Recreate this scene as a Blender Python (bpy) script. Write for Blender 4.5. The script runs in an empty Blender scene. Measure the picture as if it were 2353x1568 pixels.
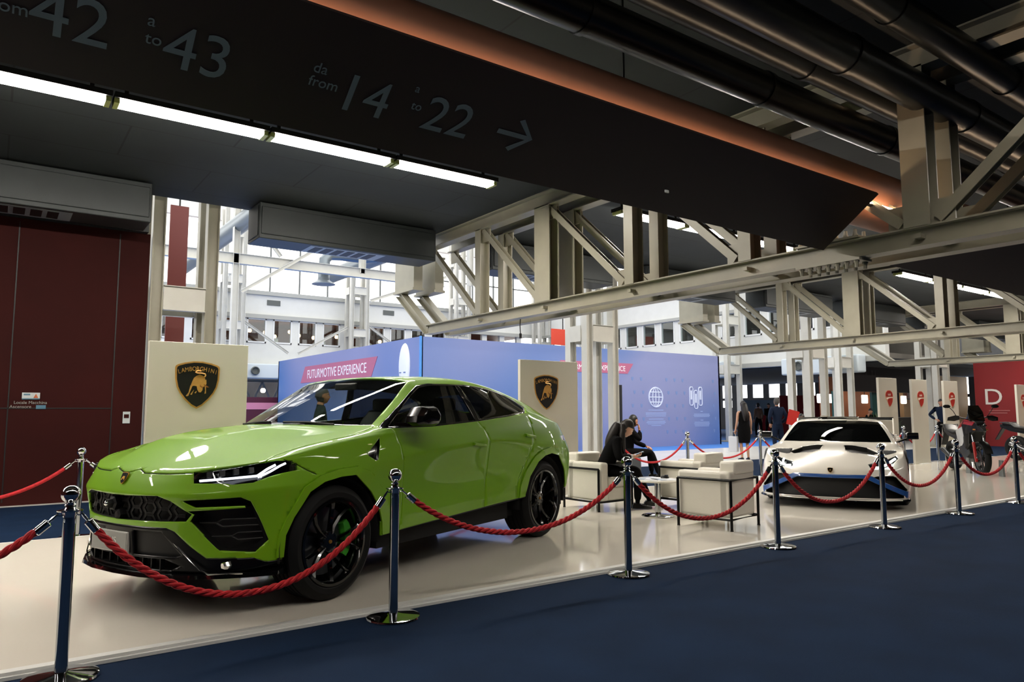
import bpy, bmesh, math, random
from mathutils import Vector, Matrix, noise
C = bpy.context.scene.collection
PI = math.pi
random.seed(7)
S = bpy.context.scene
# ---------------------------------------------------------------- camera, world, light, exposure
cd = bpy.data.cameras.new('camera'); cam = bpy.data.objects.new('camera', cd); C.objects.link(cam)
cd.sensor_width = 36; cd.lens = 1660.4 / 2353 * 36; cd.clip_end = 400; cd.clip_start = 0.05
ya, pt, ro = math.radians(54.3), math.radians(5.58), math.radians(-.08)
F = Vector((math.cos(ya) * math.cos(pt), math.sin(ya) * math.cos(pt), math.sin(pt)))
R = Vector((math.sin(ya), -math.cos(ya), 0)); U = R.cross(F)
R2 = math.cos(ro) * R + math.sin(ro) * U; U2 = -math.sin(ro) * R + math.cos(ro) * U
m = Matrix((R2, U2, -F)).transposed().to_4x4(); m.translation = Vector((0, 0, 1.334)); cam.matrix_world = m
S.camera = cam
S.view_settings.view_transform = 'Standard'; S.view_settings.look = 'None'
S.view_settings.exposure = 0.12; S.view_settings.gamma = 1; S.view_settings.use_curve_mapping = False
w = bpy.data.worlds.new('world'); S.world = w; w.use_nodes = True
bg = w.node_tree.nodes['Background']; bg.inputs[0].default_value = (1.0, .985, .955, 1); bg.inputs[1].default_value = 3.0

# ---------------------------------------------------------------- materials
MATS = {}
def srgb(h):
    if isinstance(h, str): h = tuple(int(h[i:i+2], 16) / 255 for i in (0, 2, 4))
    return tuple(c / 12.92 if c <= .04045 else ((c + .055) / 1.055) ** 2.4 for c in h)
def mat(name, col='808080', rough=.5, metal=0., coat=0., emit=0., var=0., scale=8., bump=0., trans=0., spec=.5, ecol=None, bscale=None):
    if name in MATS: return MATS[name]
    m = bpy.data.materials.new(name); m.use_nodes = True; nt = m.node_tree; b = nt.nodes['Principled BSDF']
    c = srgb(col)
    b.inputs['Base Color'].default_value = (*c, 1); b.inputs['Roughness'].default_value = rough
    b.inputs['Metallic'].default_value = metal; b.inputs['Coat Weight'].default_value = coat
    b.inputs['Coat Roughness'].default_value = .03; b.inputs['Specular IOR Level'].default_value = spec
    b.inputs['Transmission Weight'].default_value = trans
    if emit:
        b.inputs['Emission Color'].default_value = (*(srgb(ecol) if ecol else c), 1); b.inputs['Emission Strength'].default_value = emit
    if var or bump:
        tc = nt.nodes.new('ShaderNodeTexCoord'); n = nt.nodes.new('ShaderNodeTexNoise'); n.inputs['Scale'].default_value = scale
        n.inputs['Detail'].default_value = 5; nt.links.new(tc.outputs['Object'], n.inputs['Vector'])
        if var:
            r = nt.nodes.new('ShaderNodeMapRange'); r.inputs[3].default_value = 1 - var; r.inputs[4].default_value = 1 + var
            r.inputs[1].default_value = .3; r.inputs[2].default_value = .7
            x = nt.nodes.new('ShaderNodeVectorMath'); x.operation = 'SCALE'; x.inputs[0].default_value = c
            nt.links.new(n.outputs[0], r.inputs[0]); nt.links.new(r.outputs[0], x.inputs[3]); nt.links.new(x.outputs[0], b.inputs['Base Color'])
        if bump:
            n2 = nt.nodes.new('ShaderNodeTexNoise'); n2.inputs['Scale'].default_value = bscale or scale * 6; n2.inputs['Detail'].default_value = 3
            nt.links.new(tc.outputs['Object'], n2.inputs['Vector'])
            bp = nt.nodes.new('ShaderNodeBump'); bp.inputs['Strength'].default_value = bump; bp.inputs['Distance'].default_value = .01
            nt.links.new(n2.outputs[0], bp.inputs['Height']); nt.links.new(bp.outputs[0], b.inputs['Normal'])
    MATS[name] = m; return m
def glass(name, tint='9aa5a0', rough=.0, k=1.0, ior=1.5):
    # thin automotive / window pane: a tinted see-through layer under a Fresnel mirror layer
    if name in MATS: return MATS[name]
    m = bpy.data.materials.new(name); m.use_nodes = True; nt = m.node_tree; nt.nodes.clear()
    o = nt.nodes.new('ShaderNodeOutputMaterial'); t = nt.nodes.new('ShaderNodeBsdfTransparent'); t.inputs[0].default_value = (*srgb(tint), 1)
    g = nt.nodes.new('ShaderNodeBsdfGlossy'); g.inputs['Roughness'].default_value = rough
    f = nt.nodes.new('ShaderNodeLayerWeight'); f.inputs[0].default_value = .5; mx = nt.nodes.new('ShaderNodeMixShader')
    pw = nt.nodes.new('ShaderNodeMath'); pw.operation = 'POWER'; pw.inputs[1].default_value = 5; ma = nt.nodes.new('ShaderNodeMath'); ma.operation = 'MULTIPLY_ADD'; ma.inputs[1].default_value = .92; ma.inputs[2].default_value = .05
    nt.links.new(f.outputs['Facing'], pw.inputs[0]); nt.links.new(pw.outputs[0], ma.inputs[0]); nt.links.new(ma.outputs[0], mx.inputs[0]); nt.links.new(t.outputs[0], mx.inputs[1]); nt.links.new(g.outputs[0], mx.inputs[2]); nt.links.new(mx.outputs[0], o.inputs[0])
    MATS[name] = m; return m

# ---------------------------------------------------------------- object helpers
def smooth_edges(me, ang=32):
    bm = bmesh.new(); bm.from_mesh(me); a = math.radians(ang)
    for f in bm.faces: f.smooth = True
    for e in bm.edges:
        e.smooth = not (len(e.link_faces) == 2 and e.calc_face_angle(0) > a)
    bm.to_mesh(me); bm.free()
def thing(name, label, cat, loc=(0, 0, 0), rotz=0, group=None):
    o = bpy.data.objects.new(name, None); o.empty_display_size = .1; C.objects.link(o)
    o.location = loc; o.rotation_euler = (0, 0, rotz); o['label'] = label; o['category'] = cat
    if group: o['group'] = group
    return o
def tag(o, label, cat, group=None, kind=None):
    o['label'] = label; o['category'] = cat
    if group: o['group'] = group
    if kind: o['kind'] = kind
    return o
def struct(o): o['kind'] = 'structure'; return o
def obj(name, me, parent=None, label=None):
    o = bpy.data.objects.new(name, me); C.objects.link(o)
    if parent: o.parent = parent
    if label: o['label'] = label
    return o
def place(o, loc, rz=0):
    o.location = loc; o.rotation_euler = (0, 0, rz); return o
class MB:
    def __init__(s): s.bm = bmesh.new(); s.mi = 0; s.M = Matrix.Identity(4)
    def v(s, p): return s.bm.verts.new(s.M @ Vector(p))
    def f(s, vs):
        try: f = s.bm.faces.new(vs); f.material_index = s.mi; return f
        except ValueError: return None
    def box(s, x0, x1, y0, y1, z0, z1):
        v = [s.v((x, y, z)) for x in (x0, x1) for y in (y0, y1) for z in (z0, z1)]
        for q in ((0, 1, 3, 2), (4, 6, 7, 5), (0, 4, 5, 1), (2, 3, 7, 6), (0, 2, 6, 4), (1, 5, 7, 3)): s.f([v[i] for i in q])
        return s
    def cbox(s, c, d): return s.box(c[0]-d[0]/2, c[0]+d[0]/2, c[1]-d[1]/2, c[1]+d[1]/2, c[2]-d[2]/2, c[2]+d[2]/2)
    def prism(s, poly, ax, a, b):
        # poly: 2D points in the plane normal to axis ax, extruded from a to b along it
        def P(p, t):
            q = list(p); q.insert(ax, t); return q
        A = [s.v(P(p, a)) for p in poly]; B = [s.v(P(p, b)) for p in poly]; n = len(poly)
        s.f(A); s.f(B[::-1])
        for i in range(n): s.f([A[i], B[i], B[(i+1) % n], A[(i+1) % n]])
        return s
    def rings(s, rs, cap=True, close=False):
        V = [[s.v(p) for p in r] for r in rs]; n = len(V[0])
        L = len(V)
        for i in range(L if close else L - 1):
            a, b = V[i], V[(i+1) % L]
            for k in range(n): s.f([a[k], a[(k+1) % n], b[(k+1) % n], b[k]])
        if cap and not close: s.f(V[0][::-1]); s.f(V[-1])
        return s
    def grid(s, rows):
        V = [[s.v(p) for p in r] for r in rows]
        for i in range(len(V)-1):
            for k in range(len(V[0])-1): s.f([V[i][k], V[i][k+1], V[i+1][k+1], V[i+1][k]])
        return s
    def tube(s, pts, r, seg=10, cap=True, sq=False):
        pts = [Vector(p) for p in pts]; rs = []; n = len(pts)
        prev = None
        for i, p in enumerate(pts):
            t = (pts[min(i+1, n-1)] - pts[max(i-1, 0)]).normalized()
            if prev is None:
                a = t.cross(Vector((0, 0, 1)));  a = a if a.length > .05 else t.cross(Vector((1, 0, 0)))
            else: a = prev - t * prev.dot(t)
            a.normalize(); prev = a; b = t.cross(a)
            rr = r[i] if isinstance(r, (list, tuple)) else r
            rs.append([p + (a * math.cos(u) + b * math.sin(u)) * rr for u in [2*PI*(k+.5*sq)/seg for k in range(seg)]])
        return s.rings(rs, cap)
    def bar(s, p0, p1, w, h, up=(0, 0, 1)):
        # rectangular bar from p0 to p1, w across, h along 'up'
        p0, p1 = Vector(p0), Vector(p1); t = (p1-p0).normalized(); a = t.cross(Vector(up)).normalized(); b = a.cross(t)
        q = [a*w/2+b*h/2, -a*w/2+b*h/2, -a*w/2-b*h/2, a*w/2-b*h/2]
        return s.rings([[p0+x for x in q], [p1+x for x in q]])
    def lathe(s, prof, c=(0, 0, 0), ax=2, seg=24, cap=True):
        rs = []
        for r, h in prof:
            ring = []
            for k in range(seg):
                u = 2*PI*k/seg; p = [math.cos(u)*r, math.sin(u)*r]; p.insert(ax, h) if ax != 1 else None
                if ax == 1: p = [math.cos(u)*r, h, -math.sin(u)*r]
                ring.append((p[0]+c[0], p[1]+c[1], p[2]+c[2]))
            rs.append(ring)
        return s.rings(rs, cap)
    def ball(s, c, r, seg=16):
        rr = r if isinstance(r, (tuple, list)) else (r, r, r); n = seg // 2
        rs = []
        for i in range(1, n):
            a = -PI/2 + PI*i/n
            rs.append([(c[0]+math.cos(a)*math.cos(2*PI*k/seg)*rr[0], c[1]+math.cos(a)*math.sin(2*PI*k/seg)*rr[1], c[2]+math.sin(a)*rr[2]) for k in range(seg)])
        return s.rings(rs)
    def ibeam(s, p0, p1, w, h, tf=.015, tw=.01, up=(0, 0, 1)):
        p0, p1 = Vector(p0), Vector(p1); t = (p1-p0).normalized(); a = t.cross(Vector(up)).normalized(); b = a.cross(t)
        W, H = w/2, h/2; q = [(-W, -H), (W, -H), (W, -H+tf), (tw, -H+tf), (tw, H-tf), (W, H-tf), (W, H), (-W, H), (-W, H-tf), (-tw, H-tf), (-tw, -H+tf), (-W, -H+tf)]
        return s.rings([[p0+a*x+b*y for x, y in q], [p1+a*x+b*y for x, y in q]])
    def mesh(s, name, mats, smooth=None, fix=True):
        if fix: bmesh.ops.recalc_face_normals(s.bm, faces=s.bm.faces)
        me = bpy.data.meshes.new(name); s.bm.to_mesh(me); s.bm.free()
        for m in (mats if isinstance(mats, (list, tuple)) else [mats]): me.materials.append(m)
        if smooth is not None: smooth_edges(me, smooth)
        return me
    def build(s, name, mats, parent=None, smooth=30, bevel=0, label=None, seg=2, sub=0, fix=True):
        o = obj(name, s.mesh(name, mats, smooth, fix), parent, label)
        if bevel:
            b = o.modifiers.new('bevel', 'BEVEL'); b.width = bevel; b.segments = seg; b.limit_method = 'ANGLE'; b.angle_limit = .6; b.harden_normals = False
        if sub:
            u = o.modifiers.new('sub', 'SUBSURF'); u.levels = sub; u.render_levels = sub
        return o
def text_obj(name, body, size, mtl, parent, M, ext=.001, sx=1., align='CENTER', shear=0., label=None, space=1.):
    cu = bpy.data.curves.new('tmp', 'FONT'); cu.body = body; cu.size = size; cu.extrude = ext; cu.align_x = align; cu.shear = shear
    cu.space_character = space; cu.resolution_u = 4
    t = bpy.data.objects.new('tmp', cu); C.objects.link(t)
    me = bpy.data.meshes.new_from_object(t.evaluated_get(bpy.context.evaluated_depsgraph_get()))
    bpy.data.objects.remove(t); bpy.data.curves.remove(cu)
    me.name = name; me.materials.clear(); me.materials.append(mtl); me.transform(M @ Matrix.Diagonal((sx, 1, 1, 1)))
    return obj(name, me, parent, label)
def facing(o, right, up):
    # matrix that carries text drawn in its XY plane onto a wall with the given right and up directions
    r = Vector(right).normalized(); u = Vector(up).normalized(); n = r.cross(u); M = Matrix((r, u, n)).transposed().to_4x4(); M.translation = Vector(o); return M
def copy_tree(o, loc=None, rz=None, label=None, parent=None):
    c = o.copy(); C.objects.link(c)
    if parent: c.parent = parent
    if loc is not None: c.location = loc
    if rz is not None: c.rotation_euler = (0, 0, rz)
    if label: c['label'] = label
    for ch in o.children: copy_tree(ch, parent=c)
    return c
def dup_of(b0, keep):
    b = b0.copy(); return b
def lerp(a, b, t): return a + (b - a) * t
# ---------------------------------------------------------------- car body tools: control cage, subdivision, outline cutting
def cage(Lt, Ut, level, creaseL, creaseU, creaseCol=()):
    """Lt[c][r]: columns round the plan from nose centre to tail centre, rows bottom to shoulder; Ut[i][j]: stations nose to tail, shoulder to centre line"""
    bm = bmesh.new(); cl = bm.edges.layers.float.new('crease_edge')
    nj = len(Ut[0]); ni = len(Ut); NC = len(Lt); NR = len(Lt[0]); k = nj - 1
    V = {}
    for c in range(NC):
        for r in range(NR): V['L', c, r] = bm.verts.new(Lt[c][r])
    for i in range(ni):
        for j in range(nj):
            if i == 0: V['U', i, j] = V['L', k - j, NR-1]
            elif j == 0: V['U', i, j] = V['L', k + i, NR-1]
            elif i == ni-1: V['U', i, j] = V['L', k + i + j, NR-1]
            else: V['U', i, j] = bm.verts.new(Ut[i][j])
    for c in range(NC-1):
        for r in range(NR-1): bm.faces.new([V['L', c, r], V['L', c+1, r], V['L', c+1, r+1], V['L', c, r+1]])
    for i in range(ni-1):
        for j in range(nj-1): bm.faces.new([V['U', i, j], V['U', i+1, j], V['U', i+1, j+1], V['U', i, j+1]])
    def cr(a, b, w):
        e = bm.edges.get((a, b))
        if e: e[cl] = w
    for r, c0, c1, wt in creaseL:
        for c in range(c0, c1): cr(V['L', c, r], V['L', c+1, r], wt)
    for c, r0, r1, wt in creaseCol:
        for r in range(r0, r1): cr(V['L', c, r], V['L', c, r+1], wt)
    for d, n, a, b, wt in creaseU:
        for q in range(a, b):
            if d == 'j': cr(V['U', q, n], V['U', q+1, n], wt)
            else: cr(V['U', n, q], V['U', n, q+1], wt)
    bmesh.ops.recalc_face_normals(bm, faces=bm.faces)
    g = bm.verts[:] + bm.edges[:] + bm.faces[:]
    bmesh.ops.mirror(bm, geom=g, axis='Y', merge_dist=1e-4)
    bmesh.ops.recalc_face_normals(bm, faces=bm.faces)
    me = bpy.data.meshes.new('cage'); bm.to_mesh(me); bm.free()
    o = bpy.data.objects.new('cage', me); C.objects.link(o); md = o.modifiers.new('s', 'SUBSURF'); md.levels = level
    me2 = bpy.data.meshes.new_from_object(o.evaluated_get(bpy.context.evaluated_depsgraph_get()))
    bpy.data.objects.remove(o); bm = bmesh.new(); bm.from_mesh(me2)
    for v in bm.verts:
        if abs(v.co.y) < 1e-4: v.co.y = 0
    bmesh.ops.delete(bm, geom=[v for v in bm.verts if v.co.y < -1e-4], context='VERTS')
    # outward normals
    up = max(bm.faces, key=lambda f: f.calc_center_median().z)
    if up.normal.z < 0: bmesh.ops.reverse_faces(bm, faces=bm.faces)
    bm.normal_update()
    return bm
AX = {'xz': (0, 2), 'yz': (1, 2), 'xy': (0, 1)}
def inpoly(p, poly):
    x, y = p; c = False; n = len(poly)
    for i in range(n):
        x1, y1 = poly[i]; x2, y2 = poly[i-1]
        if (y1 > y) != (y2 > y) and x < (x2-x1)*(y-y1)/(y2-y1)+x1: c = not c
    return c
def cookie(bm, poly, ax, sel):
    """cut bm along the 2D outline (projected along the missing axis); returns the faces inside it"""
    a, b = AX[ax]; R = .09
    x0, x1 = min(p[0] for p in poly)-R, max(p[0] for p in poly)+R; y0, y1 = min(p[1] for p in poly)-R, max(p[1] for p in poly)+R
    n = len(poly)
    def cands():
        out = []
        for f in bm.faces:
            c = f.calc_center_median()
            if x0 < c[a] < x1 and y0 < c[b] < y1 and sel(f, c): out.append((f, c[a], c[b]))
        return out
    cs = cands()
    for i in range(n):
        p, q = poly[i], poly[(i+1) % n]; dx, dy = q[0]-p[0], q[1]-p[1]; L = math.hypot(dx, dy)
        if L < 1e-5: continue
        nx, ny = -dy/L, dx/L; fs = []
        for f, cx, cy in cs:
            if not f.is_valid: continue
            t = ((cx-p[0])*dx+(cy-p[1])*dy)/L/L
            if -R/L < t < 1+R/L and abs((cx-p[0])*nx+(cy-p[1])*ny) < R:
                # touches the segment?
                s0 = [((v.co[a]-p[0])*nx+(v.co[b]-p[1])*ny) for v in f.verts]
                if min(s0) < -1e-5 and max(s0) > 1e-5:
                    tt = [((v.co[a]-p[0])*dx+(v.co[b]-p[1])*dy)/L/L for v in f.verts]
                    if max(tt) > -.02 and min(tt) < 1.02: fs.append(f)
        if not fs: continue
        co = [0, 0, 0]; no = [0, 0, 0]; co[a], co[b] = p; no[a], no[b] = nx, ny
        ge = set(fs)
        for f in fs: ge.update(f.edges); ge.update(f.verts)
        r = bmesh.ops.bisect_plane(bm, geom=list(ge), dist=2e-5, plane_co=co, plane_no=no)
        new = [g for g in r['geom'] if isinstance(g, bmesh.types.BMFace)]
        old = set(f for f in fs if f.is_valid)
        cs = [(f, cx, cy) for f, cx, cy in cs if f.is_valid and f not in old]
        for f in set(new) | old:
            if f.is_valid:
                c = f.calc_center_median(); cs.append((f, c[a], c[b]))
    out = []
    for f in bm.faces:
        c = f.calc_center_median()
        if x0 < c[a] < x1 and y0 < c[b] < y1 and sel(f, c) and inpoly((c[a], c[b]), poly): out.append(f)
    return out
def take(bm, faces):
    """lift faces out of bm into a bmesh of their own"""
    n = bm.copy(); idx = set(f.index for f in faces); return n, idx
def lift(bm, faces):
    bm.faces.index_update(); idx = set(f.index for f in faces); n = bm.copy(); n.faces.ensure_lookup_table()
    bmesh.ops.delete(n, geom=[f for f in n.faces if f.index not in idx], context='FACES')
    bmesh.ops.delete(bm, geom=faces, context='FACES')
    return n
def shift(bm, faces, vec, mi_wall=None):
    """push a region along vec (a vector, or a number for along the normals), leaving walls behind"""
    r = bmesh.ops.extrude_face_region(bm, geom=faces); vs = [g for g in r['geom'] if isinstance(g, bmesh.types.BMVert)]
    fs = [g for g in r['geom'] if isinstance(g, bmesh.types.BMFace)]
    bmesh.ops.delete(bm, geom=[f for f in faces if f.is_valid], context='FACES')
    if isinstance(vec, (int, float)):
        bm.normal_update(); nn = {v: v.normal.copy() for v in vs}
        for v in vs:
            n = Vector((0, 0, 0))
            for f in v.link_faces:
                if f in fs or True: n += f.normal if f.normal.length else Vector()
            v.co += (nn[v]) * vec
    else:
        for v in vs: v.co += Vector(vec)
    return fs
def both(bm):
    """mirror a half to the other side, welded on the centre line"""
    g = bm.verts[:] + bm.edges[:] + bm.faces[:]
    r = bmesh.ops.duplicate(bm, geom=g)['geom']; vs = [x for x in r if isinstance(x, bmesh.types.BMVert)]; fs = [x for x in r if isinstance(x, bmesh.types.BMFace)]
    for v in vs: v.co.y *= -1
    bmesh.ops.reverse_faces(bm, faces=fs)
    bmesh.ops.remove_doubles(bm, verts=[v for v in bm.verts if abs(v.co.y) < 2e-4], dist=3e-4)
    return bm
def side(bm, s):
    n = bm.copy()
    if s < 0:
        for v in n.verts: v.co.y *= -1
        bmesh.ops.reverse_faces(n, faces=n.faces)
    return n
def emit_bm(name, bm, mats, parent, ang=30, solid=0, off=-1, mo=0, label=None, free=True):
    me = bpy.data.meshes.new(name); bm.to_mesh(me)
    if free: bm.free()
    for m in (mats if isinstance(mats, (list, tuple)) else [mats]): me.materials.append(m)
    smooth_edges(me, ang); o = obj(name, me, parent, label)
    if solid:
        s = o.modifiers.new('solid', 'SOLIDIFY'); s.thickness = solid; s.offset = off; s.material_offset = mo; s.material_offset_rim = 0
    return o
def ringstrip(poly, w):
    """outline of a polyline widened to w, as one polygon"""
    L, Rr = [], []
    n = len(poly)
    for i, p in enumerate(poly):
        a = poly[max(i-1, 0)]; b = poly[min(i+1, n-1)]; dx, dy = b[0]-a[0], b[1]-a[1]; l = math.hypot(dx, dy)
        L.append((p[0]-dy/l*w/2, p[1]+dx/l*w/2)); Rr.append((p[0]+dy/l*w/2, p[1]-dx/l*w/2))
    return L + Rr[::-1]
def wheel(parent, x, y, r, w, rim, sgn, tyre_m, rim_m, disc_m, cal_m, hub_m, nsp=10, steer=0., name='wheel'):
    """tyre with tread grooves, dished multi-spoke rim, brake disc and caliper; outer face towards +y*sgn"""
    h = bpy.data.objects.new(name, None); h.empty_display_size = .1; C.objects.link(h); h.parent = parent; h.location = (x, y, r); h.rotation_euler = (0, 0, steer)
    hw = w/2
    prof = [(rim, -hw*.82), (rim+.012, -hw*.92), (r*.88, -hw), (r-.03, -hw*.93), (r-.008, -hw*.80)]
    for g in (-.45, -.15, .15, .45):
        prof += [(r, hw*(g-.16)), (r, hw*(g-.06)), (r-.009, hw*(g-.05)), (r-.009, hw*(g+.05)), (r, hw*(g+.06))]
    prof += [(r, hw*.72), (r-.008, hw*.80), (r-.03, hw*.93), (r*.88, hw), (rim+.02, hw*.97), (rim+.006, hw*.90), (rim, hw*.82)]
    b = MB(); b.lathe([(p[0], p[1]*sgn) for p in prof], ax=1, seg=72, cap=False)
    t = b.build('tyre', tyre_m, h, smooth=25)
    b = MB(); s = sgn   # rim barrel
    b.lathe([(rim+.004, hw*.90*s), (rim+.006, hw*.96*s), (rim-.012, hw*.97*s), (rim-.022, hw*.86*s), (rim-.03, hw*.5*s), (rim-.035, -hw*.6*s), (rim-.02, -hw*.8*s)], ax=1, seg=64, cap=False)
    for k in range(nsp//2):
        for d in (-1, 1):
            a0 = 2*PI*(k+.5)/(nsp//2) + d*.10; a1 = 2*PI*(k+.5)/(nsp//2) + d*.30
            def P(rad, ang, yy): return (math.cos(ang)*rad, yy*s, math.sin(ang)*rad)
            rs = []
            for t_, wd, dep in ((0, .034, .030), (.25, .026, .026), (.6, .022, .024), (.85, .026, .022), (1, .040, .018)):
                rad = lerp(.055, rim-.018, t_); an = lerp(a0, a1, t_**1.3); yy = hw*(lerp(.62, .84, t_)) - .02*math.sin(PI*t_)
                rs.append([P(rad, an-wd/2/rad, yy-.012), P(rad, an, yy+.004), P(rad, an+wd/2/rad, yy-.012), P(rad, an+wd/2.6/rad, yy-dep-.012), P(rad, an-wd/2.6/rad, yy-dep-.012)])
            b.rings(rs)
    b.lathe([(.0001, hw*.60*s), (.035, hw*.62*s), (.070, hw*.60*s), (.078, hw*.52*s), (.07, hw*.2*s)], ax=1, seg=30)
    for k in range(5):
        a = 2*PI*k/5; b.lathe([(.0001, hw*.64*s), (.009, hw*.64*s), (.011, hw*.55*s)], c=(math.cos(a)*.055, 0, math.sin(a)*.055), ax=1, seg=8)
    b.build('rim', rim_m, h, smooth=40)
    b = MB(); b.lathe([(.0001, hw*.655*s), (.012, hw*.655*s), (.014, hw*.6*s)], ax=1, seg=20); hc = b.build('hub_cap', hub_m, h)
    b = MB(); b.lathe([(.07, hw*.1*s), (rim*.80, hw*.1*s), (rim*.80, -hw*.06*s), (.07, -hw*.06*s)], ax=1, seg=48, cap=False)
    b.build('brake_disc', disc_m, h)
    b = MB(); rs = []
    for k in range(9):
        a = lerp(-.62, .62, k/8); q = []
        wr = .046*(1-.35*abs(k/4-1)**3); r0 = rim*.70
        for dr, dy in ((-wr, .2), (-wr*.6, .40), (wr*.7, .42), (wr, .2), (wr, -.15), (-wr, -.15)): q.append((math.cos(a)*(r0+dr), hw*dy*s, math.sin(a)*(r0+dr)))
        rs.append(q)
    if cal_m:
        b.rings(rs); c = b.build('brake_caliper', cal_m, h, label='green brake caliper'); c.rotation_euler = (0, (PI if x > 0 else 0), 0)
    else: b.bm.free()
    return h
# ---------------------------------------------------------------- the green SUV
green = mat('lime_paint', '79ae12', .5, .0, .7, spec=.25)
dark_int = mat('cabin_lining', '0b0c0d', .85); blackg = mat('gloss_black_trim', '08090a', .12, 0, .6); blackp = mat('grained_black_plastic', '0b0c0e', .5, spec=.3)
seat_m = mat('seat_leather', '0e0f10', .55); tyre_m = mat('tyre_rubber', '0b0c0d', .7, var=.15, scale=20, spec=.25); rimb = mat('gloss_black_rim', '060707', .16, .3, .8)
disc_m = mat('brake_steel', '5a5c5e', .35, .9); chrome = mat('chrome', 'e8e8e6', .06, 1.); lampglass = glass('lamp_cover_glass', 'b8bcc0', .0)
wsglass = glass('windscreen_glass', 'dde6e0'); priv = glass('tinted_side_glass', '3c4042', 0.02); drl = mat('running_light', 'f4f6ff', .3, emit=3.5)
gold = mat('gold_enamel', 'b98a3c', .35, .9); badge_b = mat('badge_black', '0a0a0a', .2, 0, .5); red_glow = mat('tail_lens', '7a0c0c', .1, 0, 1)
def shield_poly(w, h, n=7):
    P = [(-.5, .40), (-.47, .455), (-.2, .485), (0, .5), (.2, .485), (.47, .455), (.5, .40), (.49, .2), (.45, -.02), (.37, -.2), (.22, -.38), (0, -.5), (-.22, -.38), (-.37, -.2), (-.45, -.02), (-.49, .2)]
    return [(x*w, z*h) for x, z in P]
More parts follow.
